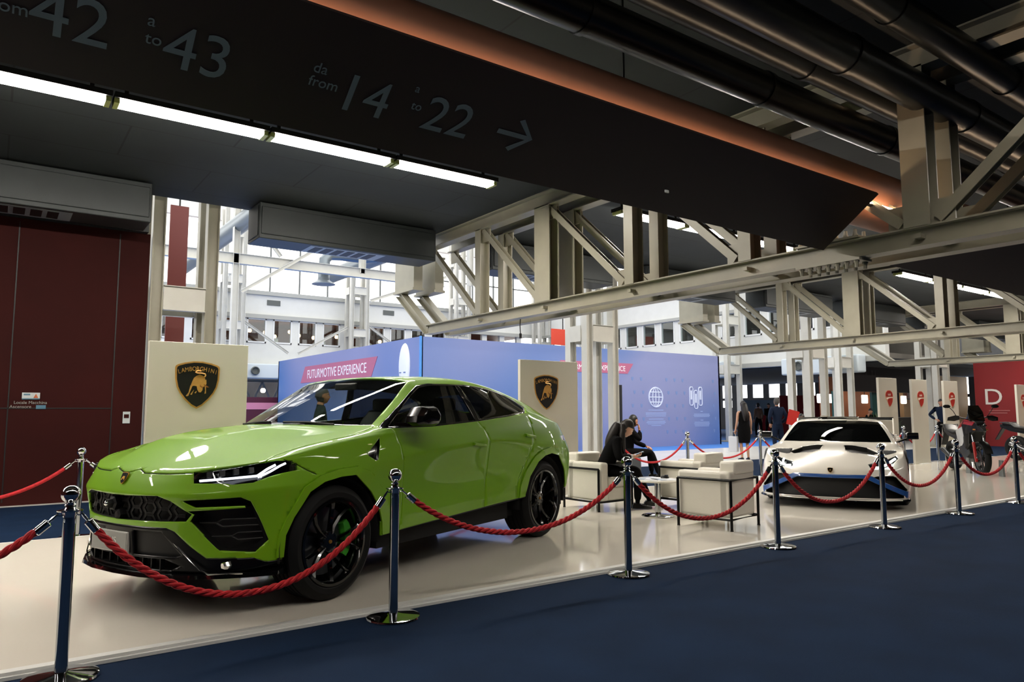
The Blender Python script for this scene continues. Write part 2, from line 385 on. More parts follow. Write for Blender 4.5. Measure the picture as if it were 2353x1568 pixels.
def urus():
    T = thing('car', 'lime green sport utility vehicle with black wheels behind red ropes', 'car', (3.029, 6.413, .03), math.radians(202.5))
    Lt = []
    for y, xs, zs in ((0, (2.475, 2.49, 2.505, 2.515, 2.49, 2.45), (.29, .42, .60, .778, .86, .93)), (.27, (2.46, 2.475, 2.49, 2.50, 2.475, 2.43), (.29, .42, .60, .778, .86, .925)),
                      (.50, (2.40, 2.41, 2.42, 2.452, 2.42, 2.375), (.29, .42, .60, .78, .855, .925)), (.68, (2.29, 2.30, 2.305, 2.358, 2.315, 2.27), (.29, .42, .60, .785, .85, .948)),
                      (.79, (2.19, 2.20, 2.20, 2.256, 2.215, 2.17), (.295, .425, .60, .79, .852, .966)), (.87, (2.10, 2.115, 2.11, 2.158, 2.125, 2.085), (.30, .43, .60, .795, .858, .982))):
        Lt.append([(x, y + (0 if y == 0 else 0), z) for x, z in zip(xs, zs)])
    Lt.append([(1.97, .945, .33), (1.98, .955, .43), (1.975, .952, .60), (1.995, .972, .815), (1.985, .948, .885), (1.965, .93, .995)])
    for x, ys, zs in ((1.70, (.97, .985, .992, .985, .962, .925), (.35, .47, .64, .81, .925, 1.04)), (1.35, (.97, .985, .997, .995, .965, .92), (.355, .47, .64, .84, .97, 1.09)),
                      (1.0, (.945, .95, .955, .967, .953, .915), (.362, .47, .66, .92, 1.03, 1.125)), (.82, (.935, .94, .945, .963, .95, .912), (.368, .48, .67, .94, 1.045, 1.137)),
                      (.60, (.93, .936, .93, .965, .948, .91), (.375, .485, .68, .96, 1.055, 1.143)), (.28, (.93, .935, .925, .968, .945, .908), (.385, .49, .69, .985, 1.065, 1.152)),
                      (-.15, (.93, .934, .918, .972, .945, .905), (.398, .50, .70, 1.02, 1.085, 1.165)), (-.6, (.94, .938, .920, .978, .95, .905), (.415, .51, .71, 1.05, 1.11, 1.185)),
                      (-1.05, (.955, .955, .950, .985, .965, .90), (.435, .53, .73, 1.0, 1.115, 1.21)), (-1.5, (.975, .995, 1.003, 1.003, .972, .893), (.45, .54, .72, .94, 1.10, 1.222)),
                      (-1.88, (.965, .985, .992, .988, .95, .868), (.45, .54, .70, .90, 1.06, 1.20))):
        Lt.append([(x, y, z) for y, z in zip(ys, zs)])
    Lt.append([(-2.14, .91, .45), (-2.18, .925, .54), (-2.22, .925, .68), (-2.22, .915, .86), (-2.17, .885, 1.0), (-2.08, .83, 1.165)])
    for y, t in ((.76, (-2.21, 1.172)), (.66, (-2.29, 1.18)), (.56, (-2.34, 1.186)), (.42, (-2.40, 1.19)), (.22, (-2.44, 1.195)), (0, (-2.45, 1.197))):
        k = (t[0] + 2.14) / .31
        Lt.append([(-2.14+k*.22-.06, y*1.04, .43), (-2.2+k*.25-.05, y*1.06, .54), (-2.26+k*.26-.04, y*1.08, .68), (-2.27+k*.25-.03, y*1.08, .86), (-2.22+k*.25-.03, y*1.05, 1.0), (t[0], y, t[1])])
    Ut = [None]*13
    Ut[0] = [0]*7
    U_ = {1: [(1.76, .87, 1.058), (1.82, .80, 1.062), (1.90, .68, 1.075), (2.02, .49, 1.078), (2.11, .27, 1.118), (2.14, 0, 1.118)],
          2: [(1.37, .875, 1.112), (1.40, .81, 1.12), (1.46, .69, 1.135), (1.56, .49, 1.145), (1.68, .27, 1.178), (1.70, 0, 1.178)],
          3: [(1.01, .885, 1.147), (1.03, .855, 1.158), (1.07, .77, 1.168), (1.22, .50, 1.183), (1.35, .27, 1.2), (1.38, 0, 1.2)],
          4: [(.86, .885, 1.165), (.885, .862, 1.18), (.92, .775, 1.197), (1.09, .50, 1.198), (1.20, .26, 1.204), (1.23, 0, 1.205)],
          5: [(.60, .882, 1.175), (.585, .785, 1.362), (.615, .705, 1.388), (.72, .5, 1.413), (.78, .26, 1.425), (.80, 0, 1.428)],
          6: [(.28, .88, 1.185), (.28, .70, 1.538), (.305, .635, 1.582), (.30, .48, 1.603), (.275, .25, 1.618), (.27, 0, 1.622)],
          7: [(-.15, .878, 1.202), (-.15, .69, 1.562), (-.15, .605, 1.618), (-.15, .45, 1.64), (-.15, .25, 1.652), (-.15, 0, 1.656)],
          8: [(-.6, .873, 1.226), (-.6, .678, 1.552), (-.6, .59, 1.612), (-.6, .45, 1.634), (-.6, .25, 1.645), (-.6, 0, 1.65)],
          9: [(-1.05, .862, 1.262), (-1.05, .655, 1.502), (-1.05, .57, 1.568), (-1.05, .43, 1.594), (-1.05, .25, 1.606), (-1.05, 0, 1.61)],
          10: [(-1.46, .835, 1.300), (-1.50, .64, 1.402), (-1.5, .56, 1.482), (-1.5, .42, 1.517), (-1.5, .25, 1.53), (-1.5, 0, 1.535)],
          11: [(-1.88, .795, 1.232), (-1.90, .65, 1.31), (-1.93, .565, 1.375), (-1.95, .42, 1.41), (-1.97, .25, 1.42), (-1.98, 0, 1.425)]}
    for i, l in U_.items(): Ut[i] = [0] + l
    Ut[12] = [0]*7
    bm = cage(Lt, Ut, 3,
              creaseL=[(5, 0, 6, .75), (5, 6, 18, .35), (3, 0, 6, .8), (3, 6, 17, .85), (4, 1, 7, .3), (0, 0, 24, 1), (5, 17, 24, .8), (3, 17, 24, .4), (1, 8, 17, .45)],
              creaseU=[('j', 5, 0, 4, .5), ('j', 3, 0, 4, .45), ('j', 2, 3, 10, .55), ('j', 3, 4, 7, .45), ('j', 1, 3, 11, .6), ('i', 4, 1, 6, .85), ('i', 6, 2, 6, .5)],
              creaseCol=[(6, 1, 4, .2)])
    SIDE = lambda f, c: c.y > .55 and abs(f.normal.y) > .25 and f.normal.y > 0
    LOW = lambda f, c: c.y > .7 and f.normal.y > .25 and c.z < 1.25
    FR = lambda f, c: c.x > 1.8 and f.normal.x > .12 and c.z < 1.02
    parts = {}
    # --- black lower half: bumper bottom and sills
    lo = cookie(bm, [(-.02, .572), (.10, .573), (.435, .572), (.49, .55), (.574, .464), (.665, .384), (.87, .377), (.905, .345), (1.1, .347), (1.1, .1), (-.02, .1)], 'yz', lambda f, c: c.x > 1.905)
    parts['lower_bumper'] = lift(bm, lo)
    si = cookie(bm, [(1.3, .1), (1.3, .30), (.96, .362), (.78, .372), (-1.2, .452), (-1.75, .46), (-2.6, .47), (-2.6, .1)], 'xz', lambda f, c: c.x < 1.3)
    parts['side_sill'] = lift(bm, si)
    low_mouth = lift(parts['lower_bumper'], cookie(parts['lower_bumper'], [(-.02, .375), (.42, .375), (.52, .335), (.46, .305), (-.02, .305)], 'yz', lambda f, c: c.x > 2.2))
    plate_band = lift(parts['lower_bumper'], cookie(parts['lower_bumper'], [(.16, .545), (.40, .545), (.53, .40), (.50, .39), (.16, .39)], 'yz', lambda f, c: c.x > 2.2))
    # --- wheel arches
    arF = [(1.94, .2), (1.935, .36), (1.93, .50), (1.875, .61), (1.755, .765), (1.63, .822), (1.47, .846), (1.325, .848), (1.15, .712), (1.045, .592), (1.0, .47), (.985, .2)]
    arR = [(-1.12, .2), (-1.125, .474), (-1.205, .646), (-1.35, .787), (-1.48, .842), (-1.62, .860), (-1.80, .828), (-1.95, .67), (-1.99, .56), (-2.03, .46), (-2.04, .2)]
    for nm, poly in (('a', arF), ('b', arR)):
        fs = cookie(bm, poly, 'xz', lambda f, c: c.y > .7)
        for b2 in (lift(bm, fs),): b2.free()
        fs = cookie(parts['side_sill'], poly, 'xz', lambda f, c: c.y > .5); lift(parts['side_sill'], fs).free()
        fs = cookie(parts['lower_bumper'], poly, 'xz', lambda f, c: c.y > .8); lift(parts['lower_bumper'], fs).free()
    flF = [(1.98, .36), (1.975, .50), (1.93, .605), (1.80, .80), (1.65, .868), (1.47, .90), (1.30, .905), (1.16, .858), (.99, .70), (.935, .56), (.925, .37)]
    flR = [(-1.02, .44), (-1.04, .56), (-1.13, .70), (-1.28, .84), (-1.44, .905), (-1.62, .925), (-1.83, .89), (-2.02, .72), (-2.06, .62), (-2.09, .455)]
    flares = []
    for poly, arc in ((flF, arF), (flR, arR)):
        p = poly + [q for q in arc[::-1] if q[1] > .42 or True]
        pp = poly + [(arc[-1][0], poly[-1][1])] + [q for q in arc[1:-1]][::-1] + [(arc[0][0], poly[0][1])]
        fs = cookie(bm, pp, 'xz', lambda f, c: c.y > .7 and f.normal.y > .2)
        flares.append(lift(bm, fs))
    # --- glass
    wins = {}
    W1 = [(.84, 1.185), (.60, 1.335), (.42, 1.443), (.27, 1.517), (.12, 1.538), (-.2, 1.548), (-.285, 1.548), (-.33, 1.43), (-.375, 1.222), (.3, 1.193)]
    W2 = [(-.36, 1.548), (-.42, 1.43), (-.475, 1.232), (-1.0, 1.272), (-1.32, 1.305), (-1.485, 1.352), (-1.40, 1.41), (-1.22, 1.468), (-1.0, 1.51), (-.7, 1.538)]
    GR = [(.93, 1.172), (.60, 1.362), (.42, 1.465), (.29, 1.535), (.12, 1.556), (-.5, 1.563), (-.8, 1.545), (-1.02, 1.524), (-1.24, 1.482), (-1.42, 1.424), (-1.52, 1.353), (-1.34, 1.29), (-1.0, 1.257), (-.45, 1.215), (.3, 1.176)]
    surround = lift(bm, cookie(bm, GR, 'xz', SIDE))
    for nm, poly in (('front_side_window', W1), ('rear_side_window', W2)):
        wins[nm] = lift(surround, cookie(surround, poly, 'xz', lambda f, c: True))
    WS = lambda f, c: c.z > 1.185 and .15 < c.x < 1.35 and f.normal.x > .15
    ws_poly = [(1.25, -.01), (1.225, .26), (1.10, .52), (.93, .765), (.60, .70), (.33, .625), (.315, .48), (.295, .25), (.285, -.01)]
    ws = lift(bm, cookie(bm, ws_poly, 'xy', WS))
    rg_poly = [(-1.56, -.01), (-1.56, .3), (-1.54, .50), (-1.75, .55), (-2.02, .56), (-2.12, .50), (-2.2, .3), (-2.22, -.01)]
    rg = lift(bm, cookie(bm, rg_poly, 'xy', lambda f, c: c.z > 1.15 and c.x < -1.4))
    # --- nose openings, lamps
    gr = lift(bm, cookie(bm, [(-.02, .763), (.09, .764), (.385, .772), (.48, .742), (.56, .685), (.60, .66), (.56, .612), (.50, .610), (.10, .604), (-.02, .603)], 'yz', FR))
    it_ = lift(bm, cookie(bm, [(.585, .612), (.715, .445), (.73, .430), (.875, .412), (.918, .482), (.868, .735), (.835, .762), (.55, .745), (.58, .722), (.62, .700), (.845, .706), (.846, .694), (.575, .678), (.61, .655)], 'yz', FR))
    hl = lift(bm, cookie(bm, [(.562, .921), (.596, .852), (.755, .849), (.79, .842), (.868, .851), (.943, .905), (.985, .954), (.95, .975), (.915, .985), (.77, .955)], 'yz', lambda f, c: c.x > 1.85 and c.z > .83))
    tri = lift(bm, cookie(bm, [(1.0, 1.105), (1.165, .995), (1.16, .975), (1.085, .935), (1.06, .94)], 'xz', LOW))
    tl = lift(bm, cookie(bm, [(.35, 1.03), (.78, 1.04), (.97, 1.03), (.97, .985), (.80, .975), (.78, .93), (.35, .945)], 'yz', lambda f, c: c.x < -2.0))
    # --- shut lines
    lines = []
    def seam(pts, ax, sel, w=.007):
        nonlocal lines
        fs = cookie(bm, ringstrip(pts, w), ax, sel)
        if fs: lines.append(lift(bm, fs))
    seam([(-.01, .906), (.04, .907), (.128, .930), (.196, .906), (.40, .906), (.562, .914)], 'yz', FR)
    seam([(.81, 1.175), (.79, 1.08), (.755, .90), (.74, .70), (.755, .45), (.775, .38)], 'xz', LOW)
    seam([(-.40, 1.21), (-.455, 1.12), (-.48, 1.0), (-.475, .75), (-.44, .55), (-.43, .42)], 'xz', LOW)
    seam([(-1.36, 1.27), (-1.30, 1.12), (-1.26, .98), (-1.12, .78), (-1.0, .60), (-.99, .45)], 'xz', LOW)
    seam([(1.93, .99), (1.86, .965), (1.75, .905), (1.68, .875)], 'xz', LOW)
    seam([(2.10, .90), (1.93, .855), (1.6, .855), (1.25, .862), (.98, .815), (.93, .80)], 'xy', lambda f, c: f.normal.z > .3 and c.z > .95)
    hatch = lift(bm, cookie(bm, [(.42, 1.17), (.60, 1.175), (.72, 1.0), (.60, .80), (-.01, .80), (-.01, .795), (.605, .795), (.727, 1.0), (.605, 1.181), (.42, 1.176)], 'yz', lambda f, c: c.x < -2.1))
    lines.append(hatch)
    # --- emit: outer skin
    inner = mat('cabin_lining')
    emit_bm('body_shell', both(bm), [green, inner], T, 28, .018, -1, 1)
    emit_bm('lower_bumper', both(parts['lower_bumper']), mat('satin_black_bumper', '060708', .3, spec=.25), T, 25, .02)
    emit_bm('side_sill', both(parts['side_sill']), blackp, T, 25, .02)
    emit_bm('windscreen', both(ws), wsglass, T)
    emit_bm('rear_window', both(rg), priv, T)
    for s in (1, -1):
        for k, f in enumerate(flares):
            b = side(f, s); 
            shift(b, b.faces[:], (0, .012*s, 0)); b.normal_update(); emit_bm('wheel_arch_flare', b, green, T, 25)
        emit_bm('window_surround', side(surround, s), blackg, T, 25, .014)
        for nm, b in wins.items(): emit_bm(nm, side(b, s), glass('front_side_glass', 'b0bab5') if 'front' in nm else priv, T)
    for l in lines: 
        b = both(l) if min(v.co.y for v in l.verts) < .01 else both(l)
        for v in b.verts: v.co -= Vector((0, 0, 0))
        b.normal_update()
        for v in b.verts: v.co -= v.normal * .006
        emit_bm('shut_line', b, mat('shut_line_shadow_gap', '050505', .9), T)
    # grille: recessed honeycomb
    def recess(b, dx, wallm, name, s=None, dn=None):
        b = both(b) if s is None else side(b, s)
        shift(b, b.faces[:], (-dx, 0, 0) if s is None else (-dx*.8, -dx*.5*s, 0)); b.normal_update(); return emit_bm(name, b, wallm, T, 25)
    deep = mat('grille_recess', '060708', .6)
    recess(gr, .09, deep, 'grille')
    for s in (1, -1): recess(it_, .10, deep, 'side_intake', s)
    recess(low_mouth, .10, deep, 'lower_intake'); recess(plate_band, .03, deep, 'bumper_inset', 1); recess(plate_band, .03, deep, 'bumper_inset', -1)
    # honeycomb bars in the grille
    g = [c for c in T.children if c.name.startswith('grille')][-1]
    b = MB()
    def hexes(cx, cz, r, q):
        P = [(cx+math.cos(a)*r*1.35, cz+math.sin(a)*r) for a in [PI/3*k for k in range(6)]]
        for k in range(6):
            (y0, z0), (y1, z1) = P[k], P[(k+1) % 6]
            if z0 > .765 or z1 > .765 or z0 < .605 or z1 < .605 or abs(y0) > .56 or abs(y1) > .56: continue
            x0 = 2.45-.35*abs(y0)**2.4; x1 = 2.45-.35*abs(y1)**2.4
            b.bar((x0, y0, z0), (x1, y1, z1), .018, .008, up=(1, 0, 0))
    for r_ in range(3):
        for c_ in range(-4, 5): hexes(c_*.128, .685+(r_-1)*.078+(.039 if c_ % 2 else 0), .042, 0)
    b.build('honeycomb_bars', blackp, g)
    b = MB(); b.lathe([(.0001, 2.53), (.026, 2.53), (.03, 2.52), (.034, 2.50), (.05, 2.49), (.055, 2.44)], c=(0, -.085, .700), ax=0, seg=6); b.build('camera_housing', blackp, T)
    b = MB(); b.ball((2.53, -.085, .703), .018, 12); b.build('camera_lens', chrome, T)
    b = MB(); b.lathe([(.0001, 2.50), (.02, 2.50), (.036, 2.49), (.045, 2.44)], c=(0, -.02, .632), ax=0, seg=6); b.build('sensor_housing', blackp, T)
    def PX_(y): 
        a = abs(y); ys = [0, .27, .5, .68, .79, .87, .945]; xs = [2.49, 2.475, 2.42, 2.315, 2.215, 2.125, 1.99]
        for i in range(6):
            if a <= ys[i+1]: return lerp(xs[i], xs[i+1], (a-ys[i])/(ys[i+1]-ys[i]))
        return 1.95
    for s in (1, -1):
        # bars across the side intakes, with their hexagonal split ends
        for zc, ya, yb in ((.60, .60, .885), (.515, .67, .895)):
            b = MB(); ym = ya+.10
            b.tube([(PX_(ya)-.05, ya*s, zc), (PX_(ym)-.035, ym*s, zc+.002)], .006, 6)
            for d in (1, -1): b.tube([(PX_(ym)-.035, ym*s, zc), (PX_(ym+.03)-.03, (ym+.03)*s, zc+d*.022), (PX_(yb)-.03, (yb-.01)*s, zc+d*.020)], .006, 6)
            b.build('intake_bar', blackp, T)
        b = MB(); b.prism([(.905, .755), (.95, .50), (.885, .425), (.86, .425), (.915, .50), (.865, .735)], 0, 0, 1)
        for v in b.bm.verts:
            v.co.x = PX_(v.co.y*1.0) + (-.03 if v.co.x < .5 else .006); v.co.y *= s; v.co.y *= .985
        b.build('intake_blade', blackp, T)
        # headlamp: dark bowl, four lens cells, Y-shaped running light, cover glass
        b = side(hl, s); gl = b.copy(); shift(b, b.faces[:], (-.055, -.02*s, -.005)); b.normal_update(); hd = emit_bm('headlight', b, blackg, T, 25)
        emit_bm('headlight_cover', gl, lampglass, hd)
        b = MB()
        def Y(pts, w): b.bm.verts.ensure_lookup_table(); b.tube([(x, y*s, z) for x, y, z in pts], w, 6)
        Y([(2.335, .615, .866), (2.22, .76, .879), (2.095, .872, .892), (2.075, .885, .886)], .0085)
        Y([(2.10, .868, .890), (2.045, .905, .935), (2.0, .925, .958)], .008)
        Y([(2.095, .873, .882), (2.03, .915, .918), (1.975, .942, .952), (1.94, .952, .966)], .007)
        b.build('running_light', drl, hd)
        for k in range(4):
            y = .65+.062*k; x = PX_(y)-.045; b = MB(); b.bar((x, (y-.014)*s, .898+.008*k), (x+.012, (y+.020)*s, .905+.009*k), .03, .034); b.build('lamp_cell', disc_m, hd)
        b = side(tri, s); shift(b, b.faces[:], (0, -.025*s, 0)); b.normal_update(); emit_bm('fender_vent', b, blackg, T, 25)
        b = side(tl, s); emit_bm('tail_light', b, red_glow, T)
        # fog lamp pod and fin at the bumper corner
        b = MB(); b.lathe([(.0001, .03), (.018, .03), (.024, .02), (.028, -.02)], ax=0, seg=6)
        for v in b.bm.verts: v.co = Vector((2.235+v.co.x, .775*s+v.co.y, .342+v.co.z))
        b.build('fog_light', chrome, T)
        b = MB(); b.tube([(2.432, .405*s, .539), (2.335, .657*s, .318), (2.31, .70*s, .292), (2.165, .845*s, .289)], .007, 6); b.build('bumper_bright_line', chrome, T)
        # door handles
        for hx, hz in ((-.28, 1.0), (-1.20, 1.055)):
            b = MB(); b.rings([[(hx+x, (.972+o)*s, hz+z+x*.12) for z, o in ((-.014, -.02), (-.012, .022), (.008, .030), (.016, .012), (.014, -.02))] for x in (.09, .03, -.05, -.10)])
            b.build('door_handle', green, T, bevel=.004)
        # mirror
        if s < 0: continue
        b = MB(); X = [(.90, 1.05), (.36, 1.05)]
        rs = []
        for y, k, dz in ((.935, .55, -.02), (1.0, .9, 0), (1.05, 1., 0), (1.12, .98, 0), (1.165, .78, .003), (1.18, .5, .005)):
            rs.append([(.62+(x-.62)*k, y*s, 1.262+(z-1.262)*k+dz) for x, z in ((.80, 1.215), (.79, 1.27), (.73, 1.345), (.58, 1.35), (.52, 1.285), (.52, 1.225), (.56, 1.188), (.74, 1.188))])
        b.rings(rs); mo = b.build('door_mirror', mat('mirror_black', '060607', .2, 0, .25, spec=.3), T, smooth=24, bevel=.006)
        b = MB(); b.rings([[(x, y*s, z) for x, z in ((.72+d, 1.19), (.72+d, 1.215), (.62+d, 1.215), (.62+d, 1.19))] for y, d in ((.885, .05), (.98, .02), (1.02, 0))]); b.build('mirror_arm', blackg, mo)
    for k in range(-4, 5): MB().box(2.40, 2.43, k*.095-.006, k*.095+.006, .30, .38).build('intake_vane', blackp, T)
    # splitter lip
    b = MB(); pl = [(0, 2.50), (.27, 2.485), (.5, 2.43), (.68, 2.32), (.79, 2.22), (.90, 2.08), (.96, 1.97)]
    pts = [(x, y) for y, x in pl[::-1]] + [(x, -y) for y, x in pl[1:]]
    b.rings([[(x-.12, y*.95, .30), (x+.012, y, .285), (x+.018, y*1.003, .262), (x-.12, y*.95, .235)] for x, y in pts]); b.build('front_splitter', blackg, T, smooth=40)
    # licence plate on the nose, to the left of centre seen from ahead
    pl = bpy.data.objects.new('licence_plate', None); C.objects.link(pl); pl.parent = T; pl.empty_display_size = .1
    b = MB(); b.box(2.492, 2.503, -.29, .115, .398, .520); b.build('plate_panel', mat('plate_grey', '8f908c', .4), pl, bevel=.003)
    b = MB(); b.box(2.482, 2.50, -.297, .122, .391, .527); b.build('plate_frame', mat('plate_frame_white', 'b9bab6', .3), pl, bevel=.003)
    text_obj('plate_lettering', 'URUS', .058, mat('plate_letters', 'd8d8d4', .35), pl, facing((2.505, -.085, .448), (0, 1, 0), (0, 0, 1)), .0008, 1.25)
    b = MB(); b.box(2.503, 2.506, -.12, -.05, .431, .437); b.build('plate_underline', mat('plate_letters'), pl)
    # nose badge
    b = MB(); b.prism(shield_poly(.068, .082), 0, 0, .008); b.M = Matrix(); o = b.build('nose_badge', gold, T); o.location = (2.482, .028, .868); o.rotation_euler = (0, -.42, .03)
    b = MB(); b.prism(shield_poly(.060, .073), 0, .006, .010); b.build('badge_field', badge_b, o)
    b = MB(); b.prism([(-.016, -.016), (-.012, .004), (-.002, .012), (.012, .010), (.014, .0), (.018, -.018), (.010, -.012), (.004, -.006), (-.004, -.004), (-.008, -.014)], 0, .009, .0115); b.build('badge_bull', gold, o)
    # underbody, arch liners, cabin
    b = MB(); b.box(-2.2, 2.15, -.80, .80, .25, .32); b.box(-.95, .95, -.86, .86, .25, .40); b.build('underbody', dark_int, T)
    for x0 in (1.5015, -1.5015):
        for s in (1, -1):
            b = MB(); rs = []
            for k in range(17):
                a = -.15+(PI+.3)*k/16; rs.append([(x0+math.cos(a)*.47, y*s, .39+math.sin(a)*.455) for y in (.66, .955)])
            b.grid(rs); b.prism([(x0+math.cos(-.15+(PI+.3)*k/16)*.475, .39+math.sin(-.15+(PI+.3)*k/16)*.46) for k in range(17)], 1, .63*s, .66*s); b.build('arch_liner', dark_int, T, fix=True)
    b = MB(); b.box(-1.9, .95, -.84, .84, .40, .62); b.box(.5, 1.28, -.74, .74, .62, 1.10)
    b.rings([[(.50, y, .95), (.52, y, 1.13), (.80, y, 1.165), (1.15, y, 1.12)] for y in (-.74, -.5, 0, .5, .74)]); b.build('dashboard', dark_int, T, bevel=.02)
    for sx, sy in ((-.15, .40), (-.15, -.40), (-1.05, .40), (-1.05, -.40)):
        so = bpy.data.objects.new('seat', None); C.objects.link(so); so.parent = T; so.location = (sx, sy, 0); so.empty_display_size = .1
        b = MB(); b.rings([[(x, y, z) for y, z in ((-.25, .62), (-.25, .78), (-.17, .81), (0, .79), (.17, .81), (.25, .78), (.25, .62))] for x in (-.22, .1, .32)]); b.build('seat_cushion', seat_m, so, bevel=.02)
        b = MB(); b.rings([[(-.20+dx+t, y*wd, z) for y, t in ((-.25, .05), (-.18, .06), (0, .03), (.18, .06), (.25, .05), (.25, -.06), (-.25, -.06))] for z, dx, wd in ((.72, .0, 1), (.95, -.04, 1), (1.2, -.11, .92), (1.32, -.15, .6))]); b.build('seat_back', seat_m, so, bevel=.02)
        b = MB(); b.rings([[(-.36+t, y, z) for y, t in ((-.12, .05), (.12, .05), (.12, -.05), (-.12, -.05))] for z in (1.31, 1.36, 1.44)]); b.build('head_rest', seat_m, so, bevel=.03)
    b = MB(); b.M = Matrix.Translation((.42, .40, 1.02)) @ Matrix.Rotation(-1.15, 4, 'Y') 
    b.rings([[(math.cos(a)*(.18+.016*math.cos(t)), math.sin(a)*(.18+.016*math.cos(t)), .016*math.sin(t)) for t in [PI/3*k for k in range(6)]] for a in [2*PI*k/28 for k in range(28)]], close=True)
    b.box(-.02, .02, -.17, .17, -.01, .01); b.build('steering_wheel', seat_m, T)
    b = MB(); b.rings([[(x, y, z) for x, z in ((.43, 1.50), (.455, 1.50), (.455, 1.56), (.43, 1.565))] for y in (-.13, .13)]); b.build('rear_view_mirror', blackp, T, bevel=.01)
    b = MB(); b.tube([(1.13, .56, 1.205), (1.16, .30, 1.222), (1.19, .05, 1.222)], .009, 6); b.tube([(1.19, -.45, 1.20), (1.19, -.2, 1.222), (1.20, -.1, 1.222)], .009, 6); b.build('wiper', blackp, T)
    cal = mat('caliper_green', '3e9a2a', .35, 0, .5)
    for x0, w_, sp in ((1.5015, .285, 10), (-1.5015, .325, 10)):
        for s in (1, -1): wheel(T, x0, s*(.985-w_/2), .392, w_, .292, s, tyre_m, rimb, disc_m, cal, gold, sp, steer=0)
    return T
urus_car = urus()
# ---------------------------------------------------------------- the building
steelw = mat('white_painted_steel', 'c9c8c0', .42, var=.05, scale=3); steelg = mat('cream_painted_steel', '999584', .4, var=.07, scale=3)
wallw = mat('white_cladding', 'd9dad6', .6, var=.03, scale=2); darkred = mat('oxblood_metal_panel', '2e0907', .75, spec=.15, var=.14, scale=1.2, bump=.05)
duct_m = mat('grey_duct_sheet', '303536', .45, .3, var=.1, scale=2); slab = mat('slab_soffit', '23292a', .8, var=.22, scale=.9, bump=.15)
red = mat('red_exhibition_wall', '8c1f22', .55, var=.06, scale=1.5); rubberb = mat('black_paint', '0c0d0e', .5); lampw = mat('tube_light', 'fff6ea', .4, emit=105); lampm = mat('fill_tube_light', 'fff6ea', .4, emit=42)  # lampm: dimmer glow for the added fill row above the camera
galv = mat('galvanised_pipe', '3a3e40', .3, .7, var=.1, scale=4)
def carpet_mat():
    m = mat('navy_carpet', '10223a', .95, var=.16, scale=2.2, bump=.4, bscale=260, spec=.1); return m
carpet = carpet_mat()
struct(MB().box(-8, 46, -8.5, 12.55, -.06, 0).build('floor', carpet))
struct(MB().box(-8, 60, 12.55, 17.2, -.06, -.002).build('floor', mat('pale_hall_floor', 'd8d6d2', .22, var=.04, scale=.5)))
struct(MB().box(-8, 60, 17.2, 42, -.06, -.001).build('floor', mat('blue_hall_carpet', '3f78c4', .8, var=.08, scale=1.5)))
struct(MB().box(46, 60, -8.5, 12.55, -.06, 0).build('floor', mat('pale_hall_floor')))
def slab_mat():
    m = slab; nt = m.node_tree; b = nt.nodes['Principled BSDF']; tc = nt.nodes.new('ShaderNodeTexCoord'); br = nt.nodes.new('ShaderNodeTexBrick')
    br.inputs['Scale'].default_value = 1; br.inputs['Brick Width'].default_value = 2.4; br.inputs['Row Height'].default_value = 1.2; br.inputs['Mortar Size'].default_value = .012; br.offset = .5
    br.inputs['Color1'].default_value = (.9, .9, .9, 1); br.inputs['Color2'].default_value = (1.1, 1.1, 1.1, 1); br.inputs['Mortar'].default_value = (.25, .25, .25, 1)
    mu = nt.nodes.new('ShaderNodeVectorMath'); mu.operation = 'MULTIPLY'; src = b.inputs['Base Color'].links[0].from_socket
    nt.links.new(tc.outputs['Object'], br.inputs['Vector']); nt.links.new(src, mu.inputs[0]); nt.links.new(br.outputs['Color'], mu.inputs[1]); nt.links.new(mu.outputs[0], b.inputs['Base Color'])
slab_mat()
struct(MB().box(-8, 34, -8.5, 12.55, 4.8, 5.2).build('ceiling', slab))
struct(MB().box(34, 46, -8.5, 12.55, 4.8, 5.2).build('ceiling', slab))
# oxblood service wall on the left, with its shut lines, and its return
o = struct(MB().box(-8, 1.95, 12.75, 12.9, 0, 4.2).build('wall_left', darkred))
for x in (.2, 1.52): MB().box(x-.008, x+.008, 12.742, 12.752, .05, 4.15).build('panel_joint', rubberb, o)
MB().box(-2.2, 1.52, 12.742, 12.752, 1.385, 1.40).build('panel_joint', rubberb, o)
MB().box(-8, 1.9, 12.6, 12.75, 4.2, 4.8).build('louvre_band', duct_m, o)
struct(MB().box(-8, -7.9, -8.5, 42, 0, 4.8).build('wall_end', darkred))
# dim closed side of the hall behind the camera, with a few bright openings
o = struct(MB().box(-8, 46, -8.7, -8.5, 0, 4.8).build('wall_near', mat('dim_grey_wall', '3b3d3e', .7, var=.1, scale=.6)))
t = MB().cbox((.47, 12.74, 1.57), (.22, .01, .10)).build('warning_sign', mat('sticker_white', 'b9bfc0', .4)); t.location = (0, 0, 0)
tag(t, 'small white warning sticker on the dark red wall above the lettering', 'sign')
MB().cbox((.47, 12.733, 1.53), (.22, .004, .014)).build('blue_strip', mat('sticker_blue', '4d7286', .4), t)
MB().prism([(.50, 1.543), (.56, 1.543), (.53, 1.605)], 1, 12.728, 12.734).build('warning_triangle', mat('sticker_orange', 'b5603a', .5), t)
MB().cbox((.42, 12.733, 1.592), (.08, .004, .02)).build('sticker_print', mat('sticker_blue'), t)
let = mat('sign_lettering_grey', '8f8a86', .5)
L1 = thing('wall_lettering', 'two lines of small white lettering on the dark red wall', 'sign', (0, 0, 0))
text_obj('lettering_line', 'Locale Macchina', .062, let, L1, facing((.47, 12.738, 1.455), (1, 0, 0), (0, 0, 1)), .0008)
text_obj('lettering_line', 'Ascensore', .062, let, L1, facing((.35, 12.738, 1.395), (1, 0, 0), (0, 0, 1)), .0008)
MB().cbox((.60, 12.738, 1.41), (.12, .004, .055)).build('blue_sticker', mat('sticker_blue'), L1)
